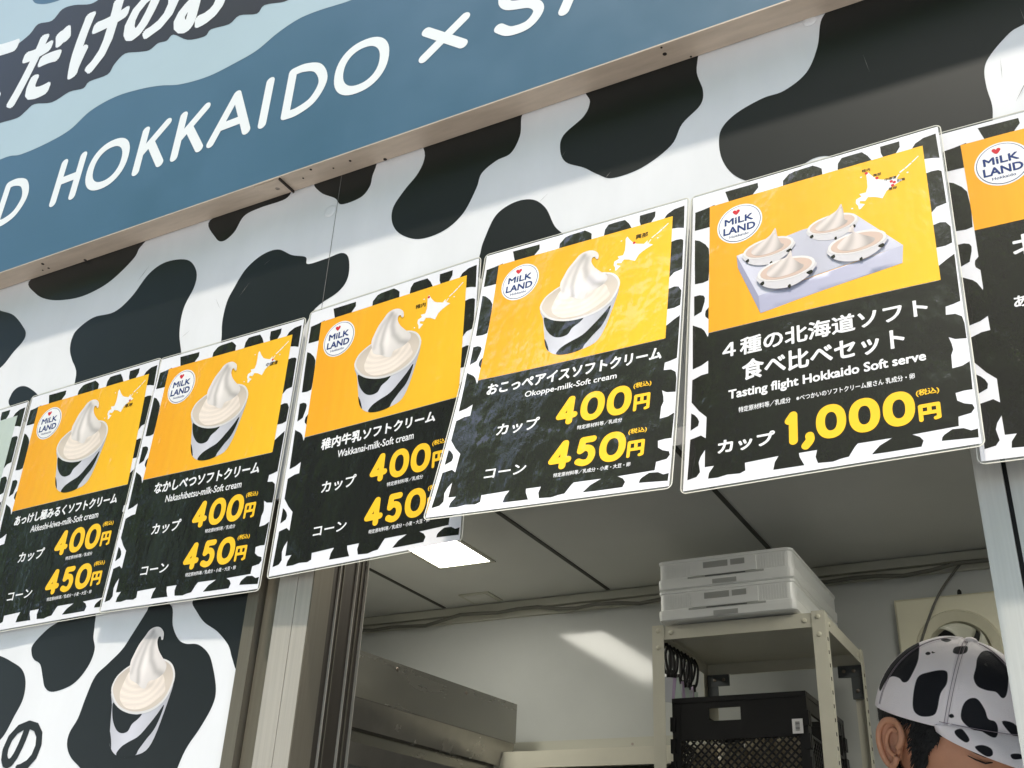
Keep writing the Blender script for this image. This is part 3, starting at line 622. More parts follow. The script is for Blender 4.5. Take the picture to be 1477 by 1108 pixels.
    if spec['pic'] != 'none':
        a.mb = MB(); mo = spec.get('mapoff', (0, 0)); ms = spec.get('mapscale', 1)
        Tm = lambda p: ((218+(p[0]-218)*ms+mo[0])*U, (60+(p[1]-60)*ms+mo[1])*U)
        a.poly([Tm(p) for p in MAP], M['p_white'], 3)
        for i, s_ in enumerate(ISL): a.strokes([([(0, 0), (1, 1)], False)], (1.3, 1.6, 1.8, 1.3)[i]*U, Tm(s_[0])[0], Tm(s_[1])[0], Tm(s_[0])[1], Tm(s_[1])[1], M['p_white'], 3)
        for dx, dy in ((211.5, 44), (262.5, 56), (199, 88)): a.ellipse(Tm((dx, dy)), 1.2*U, 1.0*U, M['p_white'], 3, 8)
        for dx, dy in spec['dots']: a.ellipse((dx*U, dy*U), 1.9*U, 2.0*U, M['p_red'], 4, 14)
        for t_, x0, x1, vb, vt in spec['places']: a.text(t_, x0*U, x1*U, vb*U, vt*U, M['p_black'], 4, .02)
        a.mb.build('island_map', T)
    if spec['pic'] == 'cup':
        a.mb = MB(); cup_picture(a, (spec.get('cupx', 3))*U, 7*U, 1.02*U, 3, M['p_photo'], M['p_black']); a.mb.build('ice_cream_picture', T)
    if spec['pic'] == 'tray':
        a.mb = MB(); G = lambda r, g_, b: (lambda x, y: (r, g_, b))
        q = lambda pts: [(x*U, y*U) for x, y in pts]
        a.shaded(q([(61, 117), (87.4, 185), (249, 163), (203, 104), (140, 104)]), M['p_photo'], 3, lambda x, y: tuple(c*(1-.10*math.exp(-((x/U-150)/40)**2)) for c in (206, 206, 219)), 9*U, 0)
        a.shaded(q([(87.4, 185), (89.4, 210.3), (246.4, 187), (249, 163)]), M['p_photo'], 4, lambda x, y: (170+18*(x/U-90)/160, 170+18*(x/U-90)/160, 192+14*(x/U-90)/160), 9*U, 0)
        a.shaded(q([(61, 117), (62.6, 136), (89.4, 210.3), (87.4, 185)]), M['p_photo'], 4.2, G(150, 150, 172), 9*U, 0)
        a.mb.build('tray_picture', T)
        for k, (cx, cy, rx, tipx, tipy) in enumerate(((175, 107, 28.5, 186, 81), (100, 118, 30.5, 108.5, 91), (201, 144, 32, 197.5, 117.5), (120.6, 157, 33.5, 126.5, 132.5))):
            a.mb = MB(); ry = rx*.47; L = 5+k*6
            base = [(cx-rx, cy), (cx-rx*.86, cy+ry*.95), (cx-rx*.45, cy+ry*1.55), (cx+rx*.1, cy+ry*1.75), (cx+rx*.6, cy+ry*1.38), (cx+rx*.92, cy+ry*.75), (cx+rx, cy), (cx, cy-ry*.5)]
            a.shaded(q(base), M['p_photo'], L, lambda x, y: (206, 203, 205), 8*U, 4)
            for s_ in ((-.84, .80, .11), (.80, .85, .16), (.1, 1.66, .08)): a.poly(q([(cx+rx*(s_[0]-s_[2]*.7), cy+ry*s_[1]), (cx+rx*(s_[0]+s_[2]*.4), cy+ry*(s_[1]-.16)), (cx+rx*(s_[0]+s_[2]*.7), cy+ry*(s_[1]+.1)), (cx+rx*s_[0], cy+ry*(s_[1]+.22))]), M['p_black'], L+.6, 3)
            el = lambda f_, g2, oy=0: [(cx+rx*f_*math.cos(t), cy+oy+ry*g2*math.sin(t)) for t in [j*2*math.pi/26 for j in range(26)]]
            a.shaded(q(el(1, 1)), M['p_photo'], L+1, lambda x, y: (224, 220, 217), 8*U, 0)
            a.shaded(q(el(.90, .84, .4)), M['p_photo'], L+2, lambda x, y: (206, 182, 168), 6*U, 0)
            sw = [(cx-rx*.62, cy+ry*.3), (cx-rx*.66, cy-ry*.1), (cx-rx*.42, cy-ry*.62), (cx-rx*.12, cy-ry*.95), (tipx-5, tipy+8), (tipx, tipy), (tipx+1.6, tipy+4), (tipx+2.6, tipy+12), (cx+rx*.5, cy-ry*.15), (cx+rx*.62, cy+ry*.1), (cx+rx*.5, cy+ry*.42), (cx+rx*.1, cy+ry*.62), (cx-rx*.35, cy+ry*.6)]
            def cs_(x, y, cx=cx, cy=cy, rx=rx, ry=ry, tipx=tipx, tipy=tipy):
                t = max(0.02, (y/U-tipy)/(cy+ry*.7-tipy)); s2 = ((x/U-(tipx+(cx-tipx)*t))/(rx*.68*max(t, .15)))
                k = 1-.15*(.5+.5*math.cos(s2*4.6+t*t*2.6+.8))**1.5-.08*max(0, s2)-.05*t; return (228*k, 217*k, 211*k)
            a.shaded(q(sw), M['p_photo'], L+3, cs_, 2.6*U, 4)
            a.mb.build('ice_cream_picture', T)
    # lettering
    for i, (t_, x0, x1, vb, vt, bold) in enumerate(spec['title']): a.mb = MB(); a.text(t_, x0*U, x1*U, vb*U, vt*U, M['p_white'], 3, bold); a.mb.build('serving_lettering' if t_ in ('カップ', 'コーン') else 'subtitle_lettering' if t_.isascii() else 'title_lettering', T)
    if spec.get('note'):
        for t_, x0, x1, vb, vt, bold in spec['note']: a.mb = MB(); a.text(t_, x0*U, x1*U, vb*U, vt*U, M['p_white'], 3, bold); a.mb.build('small_print', T)
    a.mb = MB()
    for t_, x0, x1, vb, vt, w_ in spec['price']:
        if t_ == '円': a.strokes(DIG['円'][0], w_*U, (x0+w_/2)*U, (x1-w_/2)*U, (vb-w_/2)*U, (vt+w_/2)*U, M['p_gold'], 3)
        elif t_[0] == '(': a.text(t_, x0*U, x1*U, vb*U, vt*U, M['p_gold'], 3, .025); a.mb.build('price_lettering', T); a.mb = MB()
        else: digits(a, t_, x0*U, x1*U, vb*U, vt*U, w_*U, M['p_gold'], 3)
    if a.mb.v: a.mb.build('price_lettering', T)
    return T

CUPPRICE = [('400', 150, 246, 318, 277, 8.6), ('円', 248, 270, 317, 293, 4), ('(税込)', 247, 269, 285.5, 277, 0), ('450', 150, 245, 380.5, 340.5, 8.6), ('円', 246, 268.5, 379, 356, 4), ('(税込)', 246.5, 268.5, 348.5, 340.5, 0)]
CUPNOTE = [('特定原材料等／乳成分', 181, 237, 328.4, 322.4, .012), ('特定原材料等／乳成分・小麦・大豆・卵', 160.5, 253, 390.4, 384.6, .012)]
def cup_spec(title, x0, x1, sub, s0, s1, dots, places, cupx=3):
    return dict(pic='cup', cupx=cupx, dots=dots, places=places, price=CUPPRICE, note=CUPNOTE,
        title=[(title, x0, x1, 249, 231, .035), (sub, s0, s1, 266.8, 255.4, .016), ('カップ', 72, 129, 316.5, 298.5, .025), ('コーン', 69, 123, 378, 364, .025)])
SP0 = dict(pic='none', panel=M['p_pale'], blank=True)
SP1 = cup_spec('あっけし極みるくソフトクリーム', 40, 266, 'Akkeshi-kiwa-milk-Soft cream', 84, 232, [(249, 67)], [('厚岸', 240, 257, 79, 72)])
SP2 = cup_spec('なかしべつソフトクリーム', 57, 263, 'Nakashibetsu-milk-Soft cream', 86, 234, [(250, 62)], [('中標津', 238, 261, 72, 65)])
SP3 = cup_spec('稚内牛乳ソフトクリーム', 60, 248, 'Wakkanai-milk-Soft cream', 91, 216, [(219.5, 43)], [('稚内', 198, 215, 57, 49.5)])
SP4 = cup_spec('おこっぺアイスソフトクリーム', 44.5, 279, 'Okoppe-milk-Soft cream', 101.5, 224, [(229.9, 53.3)], [('興部', 231.5, 248.5, 48.5, 40.5)], 5)
SP5 = dict(pic='tray', dots=[(217.2, 44.1), (228.5, 55.9), (243.6, 67), (246.8, 69.3), (244.6, 73.2)], mapoff=(-.5, 4), mapscale=1.0,
    places=[('稚内', 212.5, 222, 41.6, 37), ('興部', 224.5, 233.5, 53, 48.5), ('中標津', 236.5, 249.5, 64.5, 59.8), ('別海', 249.5, 258.5, 70.6, 66), ('厚岸', 239.8, 249, 80, 75.5)],
    title=[('４種の北海道ソフト', 44.5, 266.5, 262.5, 238.5, .028), ('食べ比べセット', 67.5, 241, 297, 270, .028), ('Tasting flight Hokkaido Soft serve', 52, 259.5, 321, 305.5, .03), ('カップ', 41, 104, 385, 367.5, .04)],
    note=[('特定原材料等／乳成分　※べつかいのソフトクリーム屋さん 乳成分・卵', 64, 247, 337.2, 330, .014)],
    price=[('1,000', 113.5, 244.5, 389.5, 349, 9.2), ('円', 246, 269, 388.8, 368, 4.2), ('(税込)', 246.4, 268.3, 359.6, 351, 0)])
SP6 = dict(pic='none', low=148, dots=[], places=[],
    title=[('北海道ソフト', 60, 262, 194, 166, .03), ('あっけし', 53, 112, 256, 242, .03), ('A', 78, 85, 268, 258, .016)],
    note=[], price=[('2', 72, 94, 318, 279, 8.6)])
poster('pale fronted laminated menu poster cut off at the left edge of the row', (-1.2335, .0762, .0381, 0, 0), SP0, 0)
poster('laminated menu poster titled Akkeshi, soft serve cup on amber, second from the left', (-.9237, .0916, .0381, -.002, -.0086), SP1, 1)
poster('laminated menu poster titled Nakashibetsu, soft serve cup on amber', (-.6317, .0963, .0008, .0140, .0209), SP2, 2)
poster('laminated menu poster titled Wakkanai, its lower right corner tucked behind the next', (-.3220, .1135, .0327, .0330, .0280), SP3, 3, (.004, .006, .0016))
poster('laminated menu poster titled Okoppe, hanging tilted out over the hatch', (-.0276, .1221, -.0132, .112, .0270), SP4, 4, (.038, .024, .0025))
poster('laminated menu poster with a tray of four ice creams and 1,000 yen price', (.2737, .1240, -.0139, .098, .0412), SP5, 6, (.010, .012, .0018))
poster('laminated menu poster with emblem and large 北, cut off at the right edge', (.5660, .1147, -.0241, .0500, .0197), SP6, 5, (.012, .008, .001))

# ---------------------------------------------------------------- inside: ceiling light, square plate, hood
L = thing('ceiling_light', 'lit rectangular recessed light panel in the truck ceiling', 'ceiling light', (-1.135, 1.160, CE))
mb = MB(); a, b = .086, .388
for x0, x1, y0, y1 in ((-a-.012, -a, -b-.012, b+.012), (a, a+.012, -b-.012, b+.012), (-a, a, -b-.012, -b), (-a, a, b, b+.012)): mb.box(x0, x1, y0, y1, -.004, -.0005, M['trim'])
mb.build('frame', L); mb = MB(); mb.box(-a+.001, a-.001, -b+.001, b-.001, -.0022, -.0008, M['led']); mb.build('diffuser', L)
L2 = copy_tree(L); L2.location = (.42, 1.0, CE); L2['label'] = 'added ceiling panel lighting the worker, unseen behind the posters'  # extra unseen panel, added to brighten the cap and the containers
mb = MB(); mb.box(-.055, .055, -.05, .05, -.004, -.0005, M['trim']); mb.box(-.042, .042, -.038, .038, -.006, -.0041, M['ceil']); o = mb.build('ceiling_plate'); o.location = (-1.26, 1.86, CE); tag(o, 'small square plate on the ceiling by the back wall', 'ceiling plate')  # thin square plate, slightly proud of the ceiling
d = (Vector((-1.077, 1.8, 0))-Vector((-1.152, 1.103, 0))).normalized(); nrm = Vector((d.y, -d.x, 0)); p0 = Vector((-1.077, 1.8, 0)) - d*1.45
hood = thing('exhaust_hood', 'worn stainless exhaust hood with a sloping lower lip', 'exhaust hood', (p0.x, p0.y, 0))
def hb(name, prof, mt, s0=0, s1=1.45, close=True):
    mb = MB(); n = len(prof); vs = []
    for s_ in (s0, s1):
        for (o_, z_) in prof: vs.append(d*s_ + nrm*o_ + Vector((0, 0, z_)))
    fs = [(i, (i+1) % n, n+(i+1) % n, n+i) for i in range(n)]+[tuple(range(n))[::-1], tuple(range(n, 2*n))]
    mb.add(vs, fs, mt); return mb.build(name, hood)
hb('shell', [(0, .129), (0, .016), (-.5, .016), (-.5, .129)], M['steel'])
hb('lip', [(-.002, .0155), (-.016, -.052), (-.5, -.052), (-.5, .0155)], M['steel_lip'], .0, 1.448)
hb('filter_tray', [(-.035, -.0525), (-.035, -.085), (-.5, -.085), (-.5, -.0525)], M['steel'], .01, 1.44)
hb('grease_rail', [(-.018, -.0855), (-.03, -.135), (-.5, -.135), (-.5, -.0855)], M['steel_lip'], .0, 1.446)
mb = MB()
for s_ in (.55, .9, 1.2): mb = MB(); mb.disc(d*s_+Vector((0, 0, .113))+nrm*.0005, nrm, .005, .002, M['screw'], 10, 1); mb.build('rivet', hood)
# cable along the ceiling corner and the drop to the fan
mb = MB(); pts = []
for k in range(60):
    x = -2.2+k*.07; pts.append((x, BK-.04+.006*math.sin(k*.9), CE-.045+.010*math.sin(k*.55)+.006*math.sin(k*1.7)))
mb.tube(pts, .006, M['cable'], 7); tag(mb.build('power_cable'), 'grey cable sagging along the top corner of the back wall', 'cable')
mb = MB(); a = on_y(1386, 812, BK-.03); b = on_y(1352, 862, BK-.04); c_ = on_y(1325, 940, BK-.05); e_ = on_y(1318, 1000, BK-.05)
mb.tube(catmull([a, b, c_, e_], False, 6), .0035, M['cable'], 7); tag(mb.build('fan_cable'), 'thin grey cord hanging down the wall beside the ventilation fan', 'cable')

# ---------------------------------------------------------------- ventilation fan on the back wall
fc = on_y(1387, 943, BK); fan = thing('ventilation_fan', 'cream wall ventilation fan with curved glossy blades behind the worker', 'fan', (fc.x, BK, fc.z))
mb = MB(); hx = .148; pts = []
n = 40; vs = []; ro = .108
sq = []
for k in range(n):
    t = 2*math.pi*k/n; cx, sx = math.cos(t), math.sin(t); m_ = max(abs(cx), abs(sx)); sq.append((cx/m_*hx, sx/m_*hx))
prof = [[(x, -.002, z) for x, z in sq], [(x, -.030, z) for x, z in sq], [(x*.96, -.036, z*.96) for x, z in sq], [(ro*math.cos(2*math.pi*k/n), -.036, ro*math.sin(2*math.pi*k/n)) for k in range(n)], [((ro-.006)*math.cos(2*math.pi*k/n), -.045, (ro-.006)*math.sin(2*math.pi*k/n)) for k in range(n)], [((ro-.030)*math.cos(2*math.pi*k/n), -.030, (ro-.030)*math.sin(2*math.pi*k/n)) for k in range(n)], [((ro-.036)*math.cos(2*math.pi*k/n), -.004, (ro-.036)*math.sin(2*math.pi*k/n)) for k in range(n)]]
vs = [p for r_ in prof for p in r_]; fs = [(i*n+k, i*n+(k+1) % n, (i+1)*n+(k+1) % n, (i+1)*n+k) for i in range(6) for k in range(n)]; fs.append(tuple(range(6*n, 7*n)))
mb.add(vs, fs, M['fan_white'], False); mb.build('housing', fan)
mb = MB(); mb.disc((0, -.006, 0), (0, -1, 0), .071, .002, M['gasket'], 30); mb.build('opening_shade', fan)  # black disc stands in for the shaded hole behind the blades
for k in range(4):
    mb = MB(); vs = []; fs = []; a0 = k*math.pi/2+.95
    for i in range(9):
        for j in range(7):
            t = i/8; s_ = j/6; r_ = .018+t*.054; an = a0+(s_-.5)*(.7+.62*t)+t*.6; vs.append((r_*math.cos(an), -.022-.020*(s_-.5)*1.6-.012*t+.01*(s_-.5)**2, r_*math.sin(an)))
    for i in range(8):
        for j in range(6): fs.append((i*7+j, (i+1)*7+j, (i+1)*7+j+1, i*7+j+1))
    mb.add(vs, fs, M['fan_blade'], True); o = mb.build('blade', fan); md = o.modifiers.new('thick', 'SOLIDIFY'); md.thickness = .003
mb = MB(); mb.disc((0, -.012, 0), (0, -1, 0), .022, .03, M['fan_white'], 24, 1); mb.build('hub', fan)
mb = MB(); mb.disc((.02, -.03, hx+.001), (0, 0, 1), .006, .012, M['gasket'], 12, 1); mb.build('hanger_screw', fan)

# ---------------------------------------------------------------- steel angle rack
RX0, RX1, RY0, RY1, RZ = -.490, -.068, 1.40, 1.80, .207
rack = thing('storage_rack', 'cream angle steel storage rack against the back wall', 'storage rack', (0, 0, -1.75))
def rp(mb, name): o = mb.build(name, rack); o.location = (0, 0, 1.75); return o
def angle_post(x, y, sx, sy):
    mb = MB(); t = .0022; wd = .030
    mb.box(min(x, x+sx*wd), max(x, x+sx*wd), min(y, y+sy*t), max(y, y+sy*t), -1.75, RZ, M['cream']); mb.box(min(x, x+sx*t), max(x, x+sx*t), min(y+sy*t, y+sy*wd), max(y+sy*t, y+sy*wd), -1.75, RZ, M['cream'])
    if sy > 0:
        for z in (RZ-.014, RZ-.055): mb.disc((x+sx*.016, y, z), (0, -1, 0), .0062, .003, M['rivet'], 12, 1)
    z = RZ-.06
    while z > -.4:
        if sx < 0: mb.box(x+.0001, x+.0006, y+sy*.010, y+sy*.016, z-.008, z, M['hole'])
        z -= .03
    return rp(mb, 'post')
for x, sx in ((RX0, 1), (RX1, -1)):
    for y, sy in ((RY0, 1), (RY1, -1)): angle_post(x, y, sx, sy)
def shelf(z, name):
    mb = MB(); x0, x1, y0, y1 = RX0+.003, RX1-.003, RY0+.003, RY1-.003
    mb.box(x0, x1, y0, y1, z-.004, z-.001, M['cream'])
    for a in ((x0, x1, y0, y0+.0015), (x0, x1, y1-.0015, y1)): mb.box(*a, z-.034, z-.004, M['cream'])
    for a in ((x0, x0+.0015), (x1-.0015, x1)): mb.box(*a, y0+.002, y1-.002, z-.034, z-.004, M['cream'])
    for x in (x0+.045, x1-.045): mb.disc((x, y0, z-.018), (0, -1, 0), .0062, .003, M['rivet'], 12, 1)
    for y in (y0+.05, y1-.05): mb.disc((x1, y, z-.018), (1, 0, 0), .006, .003, M['rivet'], 12, 1)
    return rp(mb, name)
shelf(RZ-.002, 'shelf'); shelf(-.275, 'shelf'); shelf(-.80, 'shelf'); shelf(-1.30, 'shelf')
for x, sx in ((RX0+.006, 1), (RX1-.006, -1)):
    mb = MB(); z = RZ-.036
    mb.box(min(x, x+sx*.06), max(x, x+sx*.06), RY1-.012, RY1-.006, z-.03, z+.0, M['grey_bracket']); mb.box(min(x, x+sx*.028), max(x, x+sx*.028), RY1-.012, RY1-.006, z-.085, z-.0305, M['grey_bracket'])
    for q_ in (.02, .045): mb.disc((x+sx*q_, RY1-.012, z-.014), (0, -1, 0), .005, .003, M['screw'], 10, 1)
    mb.disc((x+sx*.014, RY1-.012, z-.065), (0, -1, 0), .005, .003, M['screw'], 10, 1); rp(mb, 'corner_bracket')
# folded plastic containers on the rack
def container(z, hgt, label):
    t = thing('folding_container', label, 'container', (-.2945, 1.595, z), group='folded plastic containers on the rack')
    mb = MB(); hw, hd, r = .170, .220, .014
    def ring_(w_, dd, zz, rad):
        o = []
        for cx, cy, a0 in ((w_-rad, dd-rad, 0), (-w_+rad, dd-rad, .5*math.pi), (-w_+rad, -dd+rad, math.pi), (w_-rad, -dd+rad, 1.5*math.pi)):
            for k in range(5): an = a0+k/4*math.pi/2; o.append((cx+rad*math.cos(an), cy+rad*math.sin(an), zz))
        return o
    levels = [(hw-.006, hd-.006, .0), (hw-.001, hd-.001, .003), (hw, hd, .018), (hw, hd, .026), (hw-.0035, hd-.0035, .0275), (hw-.0035, hd-.0035, hgt-.010), (hw-.001, hd-.001, hgt-.008), (hw-.001, hd-.001, hgt-.003), (hw-.005, hd-.005, hgt-.0005)]
    vs = []
    for w_, dd, zz in levels: vs += ring_(w_, dd, zz, r)
    n = 20; fs = [(i*n+k, i*n+(k+1) % n, (i+1)*n+(k+1) % n, (i+1)*n+k) for i in range(len(levels)-1) for k in range(n)]+[tuple(range(n))[::-1], tuple(range((len(levels)-1)*n, len(levels)*n))]
    mb.add(vs, fs, M['milky']); mb.build('body', t)
    mb = MB(); y = -hd+.0035
    for k in range(46):                                          # fine ribs either side of the latch
        x = -hw+.022+k*.0066
        if abs(x) > .085: mb.box(x, x+.0022, y-.0012, y-.0001, .030, hgt-.014, M['milky'])
    for k in range(50):
        yy = -hd+.03+k*.0078; mb.box(hw-.0034, hw-.0024, yy, yy+.0022, .030, hgt-.014, M['milky'])
    mb.build('rib', t)
    mb = MB(); mb.box(-.082, .082, y-.003, y-.0001, .0285, hgt-.012, M['milky']); mb.box(-.09, .10, -hd-.0008, -hd+.001, .022, .0265, M['milky_shade']); mb.box(-.045, .055, -hd-.0012, -hd-.0009, .0235, .026, M['grey_bracket']); mb.build('latch_panel', t)  # grey strips stand in for the shaded latch slot
    mb = MB(); mb.box(-.050, .012, y-.0034, y-.0031, hgt-.031, hgt-.016, M['milky_shade']); mb.box(.019, .054, y-.0034, y-.0031, hgt-.030, hgt-.016, M['milky_shade']); mb.box(-.028, .032, -hd-.001, -hd-.0002, .004, .015, M['milky_shade']); mb.build('handle_shade', t)  # flat grey plates stand in for the shaded handle hollows
    return t
container(RZ+.001, .077, 'milky plastic folding container lying directly on the rack top'); container(RZ+.0785, .076, 'milky plastic folding container on top of the other one')
# black mesh crate on the second shelf
CX0, CX1, CY0, CY1, CZ0, CZ1 = -.452, -.132, 1.425, 1.79, -.272, .034
crate = thing('mesh_crate', 'black plastic mesh crate with white barcode sticker inside the rack', 'crate', ((CX0+CX1)/2, (CY0+CY1)/2, CZ0))
off = Vector((-(CX0+CX1)/2, -(CY0+CY1)/2, -CZ0))
def cp(mb, name): o = mb.build(name, crate); o.location = off; return o
def side(P, along, inward, ln, name, handle):
    mb = MB(); mx = Matrix((along, inward, Vector((0, 0, 1)))).transposed().to_4x4(); mx.translation = P; H = CZ1-CZ0
    B = lambda *a: mb.box(*a, M['crate'], mx)
    B(0, ln, 0, .010, H-.012, H); B(0, ln, 0, .008, 0, .02); B(0, .020, .001, .012, .02, H-.012); B(ln-.020, ln, .001, .012, .02, H-.012)
    z1 = H-.012; z0 = H-.092
    if handle:
        B(.02, ln*.28, .002, .009, z0, z1); B(ln*.52, ln-.02, .002, .009, z0, z1); B(ln*.28, ln*.52, .002, .009, z1-.014, z1); B(ln*.28, ln*.52, .002, .009, z0, z0+.036)
    else: B(.02, ln-.02, .002, .009, z0+.05, z1)
    B(.02, ln-.02, .0, .010, z0-.006, z0)
    for k in range(5): B(-.004, .008, -.004, .004, .03+k*.05, .062+k*.05); B(ln-.008, ln+.004, -.004, .004, .03+k*.05, .062+k*.05)
    zb, zt = .02, z0-.006; st = .0175; h_ = zt-zb; n = int((ln+h_)/st)+2
    for sgn_ in (1, -1):
        for k in range(n):
            a = -h_+k*st+.004; x0, x1 = a, a+h_
            if sgn_ < 0: x0, x1 = a+h_, a
            # clip to the panel
            t0, t1 = 0.0, 1.0; dx = x1-x0
            for lim, sg in ((.02, 1), (ln-.02, -1)):
                v0 = (x0-lim)*sg; dv = dx*sg
                if dv > 0: t0 = max(t0, -v0/dv)
                else: t1 = min(t1, -v0/dv)
            if t1-t0 < .03: continue
            A = Vector((x0+dx*t0, 0, zb+h_*t0)); Bp = Vector((x0+dx*t1, 0, zb+h_*t1)); tt = (Bp-A).normalized(); nn = Vector((-tt.z, 0, tt.x))*.0021
            y_ = .003 if sgn_ > 0 else .0055
            vs = [A+nn, Bp+nn, Bp-nn, A-nn]; vs = [mx @ (v+Vector((0, y_, 0))) for v in vs]+[mx @ (v+Vector((0, y_+.0022, 0))) for v in vs]
            mb.add(vs, [(0, 1, 2, 3), (7, 6, 5, 4), (0, 4, 5, 1), (1, 5, 6, 2), (2, 6, 7, 3), (3, 7, 4, 0)], M['crate'])
    return cp(mb, name)
side(Vector((CX0, CY0, CZ0)), Vector((1, 0, 0)), Vector((0, 1, 0)), CX1-CX0, 'front_mesh', True)
side(Vector((CX1, CY0+.012, CZ0)), Vector((0, 1, 0)), Vector((-1, 0, 0)), CY1-CY0-.024, 'side_mesh', False)
side(Vector((CX1, CY1, CZ0)), Vector((-1, 0, 0)), Vector((0, -1, 0)), CX1-CX0, 'rear_mesh', True)
side(Vector((CX0, CY1-.012, CZ0)), Vector((0, -1, 0)), Vector((1, 0, 0)), CY1-CY0-.024, 'side_mesh', False)
mb = MB(); mb.box(CX0+.012, CX1-.012, CY0+.012, CY1-.012, CZ0+.001, CZ0+.006, M['crate']); cp(mb, 'base')
mb = MB(); lx0 = CX1-.034; mb.box(lx0, lx0+.024, CY0-.0048, CY0-.0042, CZ1-.094, CZ1-.062, M['label'])
lab = cp(mb, 'barcode_sticker'); mb = MB(); zz = CZ1-.088
while zz < CZ1-.068:
    h_ = random.choice((.0006, .0012, .0018)); mb.box(lx0+.007, lx0+.017, CY0-.0052, CY0-.0049, zz, zz+h_, M['ink']); zz += h_+.0012
o = mb.build('barcode', lab)
# wrapped goods packed inside the crate
random.seed(3)
for k in range(8):
    x = CX0+.055+(k % 4)*.072; y = CY0+.075+(k//4)*.13; mb = MB(); n = 14; vs = []; fs = []; H_ = .19+.04*random.random()
    for i in range(9):
        t = i/8
        for j in range(n):
            a = 2*math.pi*j/n; r_ = (.030+.006*math.sin(t*math.pi))*(1-.55*max(0, t-.8)*4*.5)+random.uniform(-.0035, .0035); vs.append((r_*math.cos(a), r_*math.sin(a), t*H_+random.uniform(-.003, .003)))
    for i in range(8):
        for j in range(n): fs.append((i*n+j, i*n+(j+1) % n, (i+1)*n+(j+1) % n, (i+1)*n+j))
    fs.append(tuple(range(8*n, 9*n))); mb.add(vs, fs, M['bag'], False); o = mb.build('wrapped_pack'); o.location = (x, y, CZ0+.007)
    tag(o, 'clear plastic wrapped pack of cups standing inside the black mesh crate', 'wrapped pack', 'wrapped packs in the mesh crate')
# badge holders hanging inside the rack's left side
random.seed(5)
for k in range(9):
    y = RY0+.035+k*.022; x = RX0+.020+.003*random.random()+k*.0012; z = RZ-.036
    t = thing('badge_holder', 'clear or tinted badge on a black strap, hanging in a bunch inside the rack', 'badge holder', (x, y, z), group='badge holders hanging in the rack')
    mb = MB(); zz = -.058-.014*random.random(); sw = random.uniform(-.006, .006)
    mb.tube(catmull([(0, 0, 0), (-.010, .002, -.02), (-.008+sw, .003, zz), (.006+sw, .003, zz+.002), (.011, .001, -.025), (.002, 0, .0)], False, 4), .0034, M['clip'], 6)
    mb.tube([(sw, .003, zz+.004), (sw, .004, zz-.014)], .005, M['clip'], 7); mb.build('strap', t)
    mb = MB(); mm_ = Matrix.Translation((sw, .004, zz-.014)) @ Matrix.Rotation(random.uniform(-.5, .5), 4, 'Z') @ Matrix.Rotation(random.uniform(-.15, .15), 4, 'Y')
    mb.box(-.011, .011, -.0015, .0015, -.050-.01*random.random(), 0, M[('tag_a', 'tag_b', 'tag_c')[k % 3]], mm_); mb.build('badge', t)

# ---------------------------------------------------------------- worker in a cow print cap
HEAD = Vector((.296, .45, -.236))                      # centre of the skull
FY, FP, FRO = R(-34), R(25), R(7)                      # heading (from +x), bow, roll towards the hatch
Rh = Matrix.Rotation(FY, 3, 'Z') @ Matrix.Rotation(FP, 3, 'Y') @ Matrix.Rotation(FRO, 3, 'X')
def hw_(p): return HEAD + Rh @ Vector(p)               # head space: x forward, y to the person's left, z up
person = thing('person', 'worker in a cow print cap with head bowed, standing inside the hatch', 'person', (HEAD.x-.03, HEAD.y+.02, -1.75))
po = Vector((-(HEAD.x-.03), -(HEAD.y+.02), 1.75))
def bp_(mb, name, parent=None): o = mb.build(name, parent or person); o.location = po if parent is None else (0, 0, 0); return o
def skull(az, el):
    # direction -> point of the head surface (head space); az 0 = face, +90 = left
    ca, sa, ce, se = math.cos(az), math.sin(az), math.cos(el), math.sin(el)
    fx = .100 if ca > 0 else .096
    x, y, z = fx*ca*ce, .077*sa*ce, (.099 if se > 0 else .122)*se
    if se < 0:
        t = -se; y *= 1-.30*t*t; x = x*(1-.12*t) + .020*t*ca if ca > 0 else x*(1-.5*t)
    if ca > .3:
        face = (ca-.3)/.7
        deg = math.degrees(el); azd = math.degrees(az)
        def bump(a0, e0, sa_, se_): return math.exp(-((azd-a0)/sa_)**2-((deg-e0)/se_)**2)
        out = .024*bump(0, -19, 8, 7)+.016*bump(0, -9, 6, 9)-.010*(bump(20, -3, 10, 7)+bump(-20, -3, 10, 7))+.005*(bump(18, 8, 16, 5)+bump(-18, 8, 16, 5))
        out += .005*(bump(21, -3, 6, 4)+bump(-21, -3, 6, 4))+.006*bump(0, -34, 13, 4)+.006*bump(0, -42, 13, 4)-.003*bump(0, -38, 12, 2)+.007*bump(0, -56, 20, 9)+.004*(bump(38, -16, 16, 10)+bump(-38, -16, 16, 10))
        x += out*ca*1.0; y += out*sa
    return Vector((x, y, z))
NA, NE = 96, 64
mb = MB(); vs = []; fs = []
rings = []
for i in range(NE+1):
    el = math.pi/2-.02-i/NE*(math.pi*.5+.95)
    rings.append([hw_(skull(2*math.pi*k/NA, el)) for k in range(NA)])
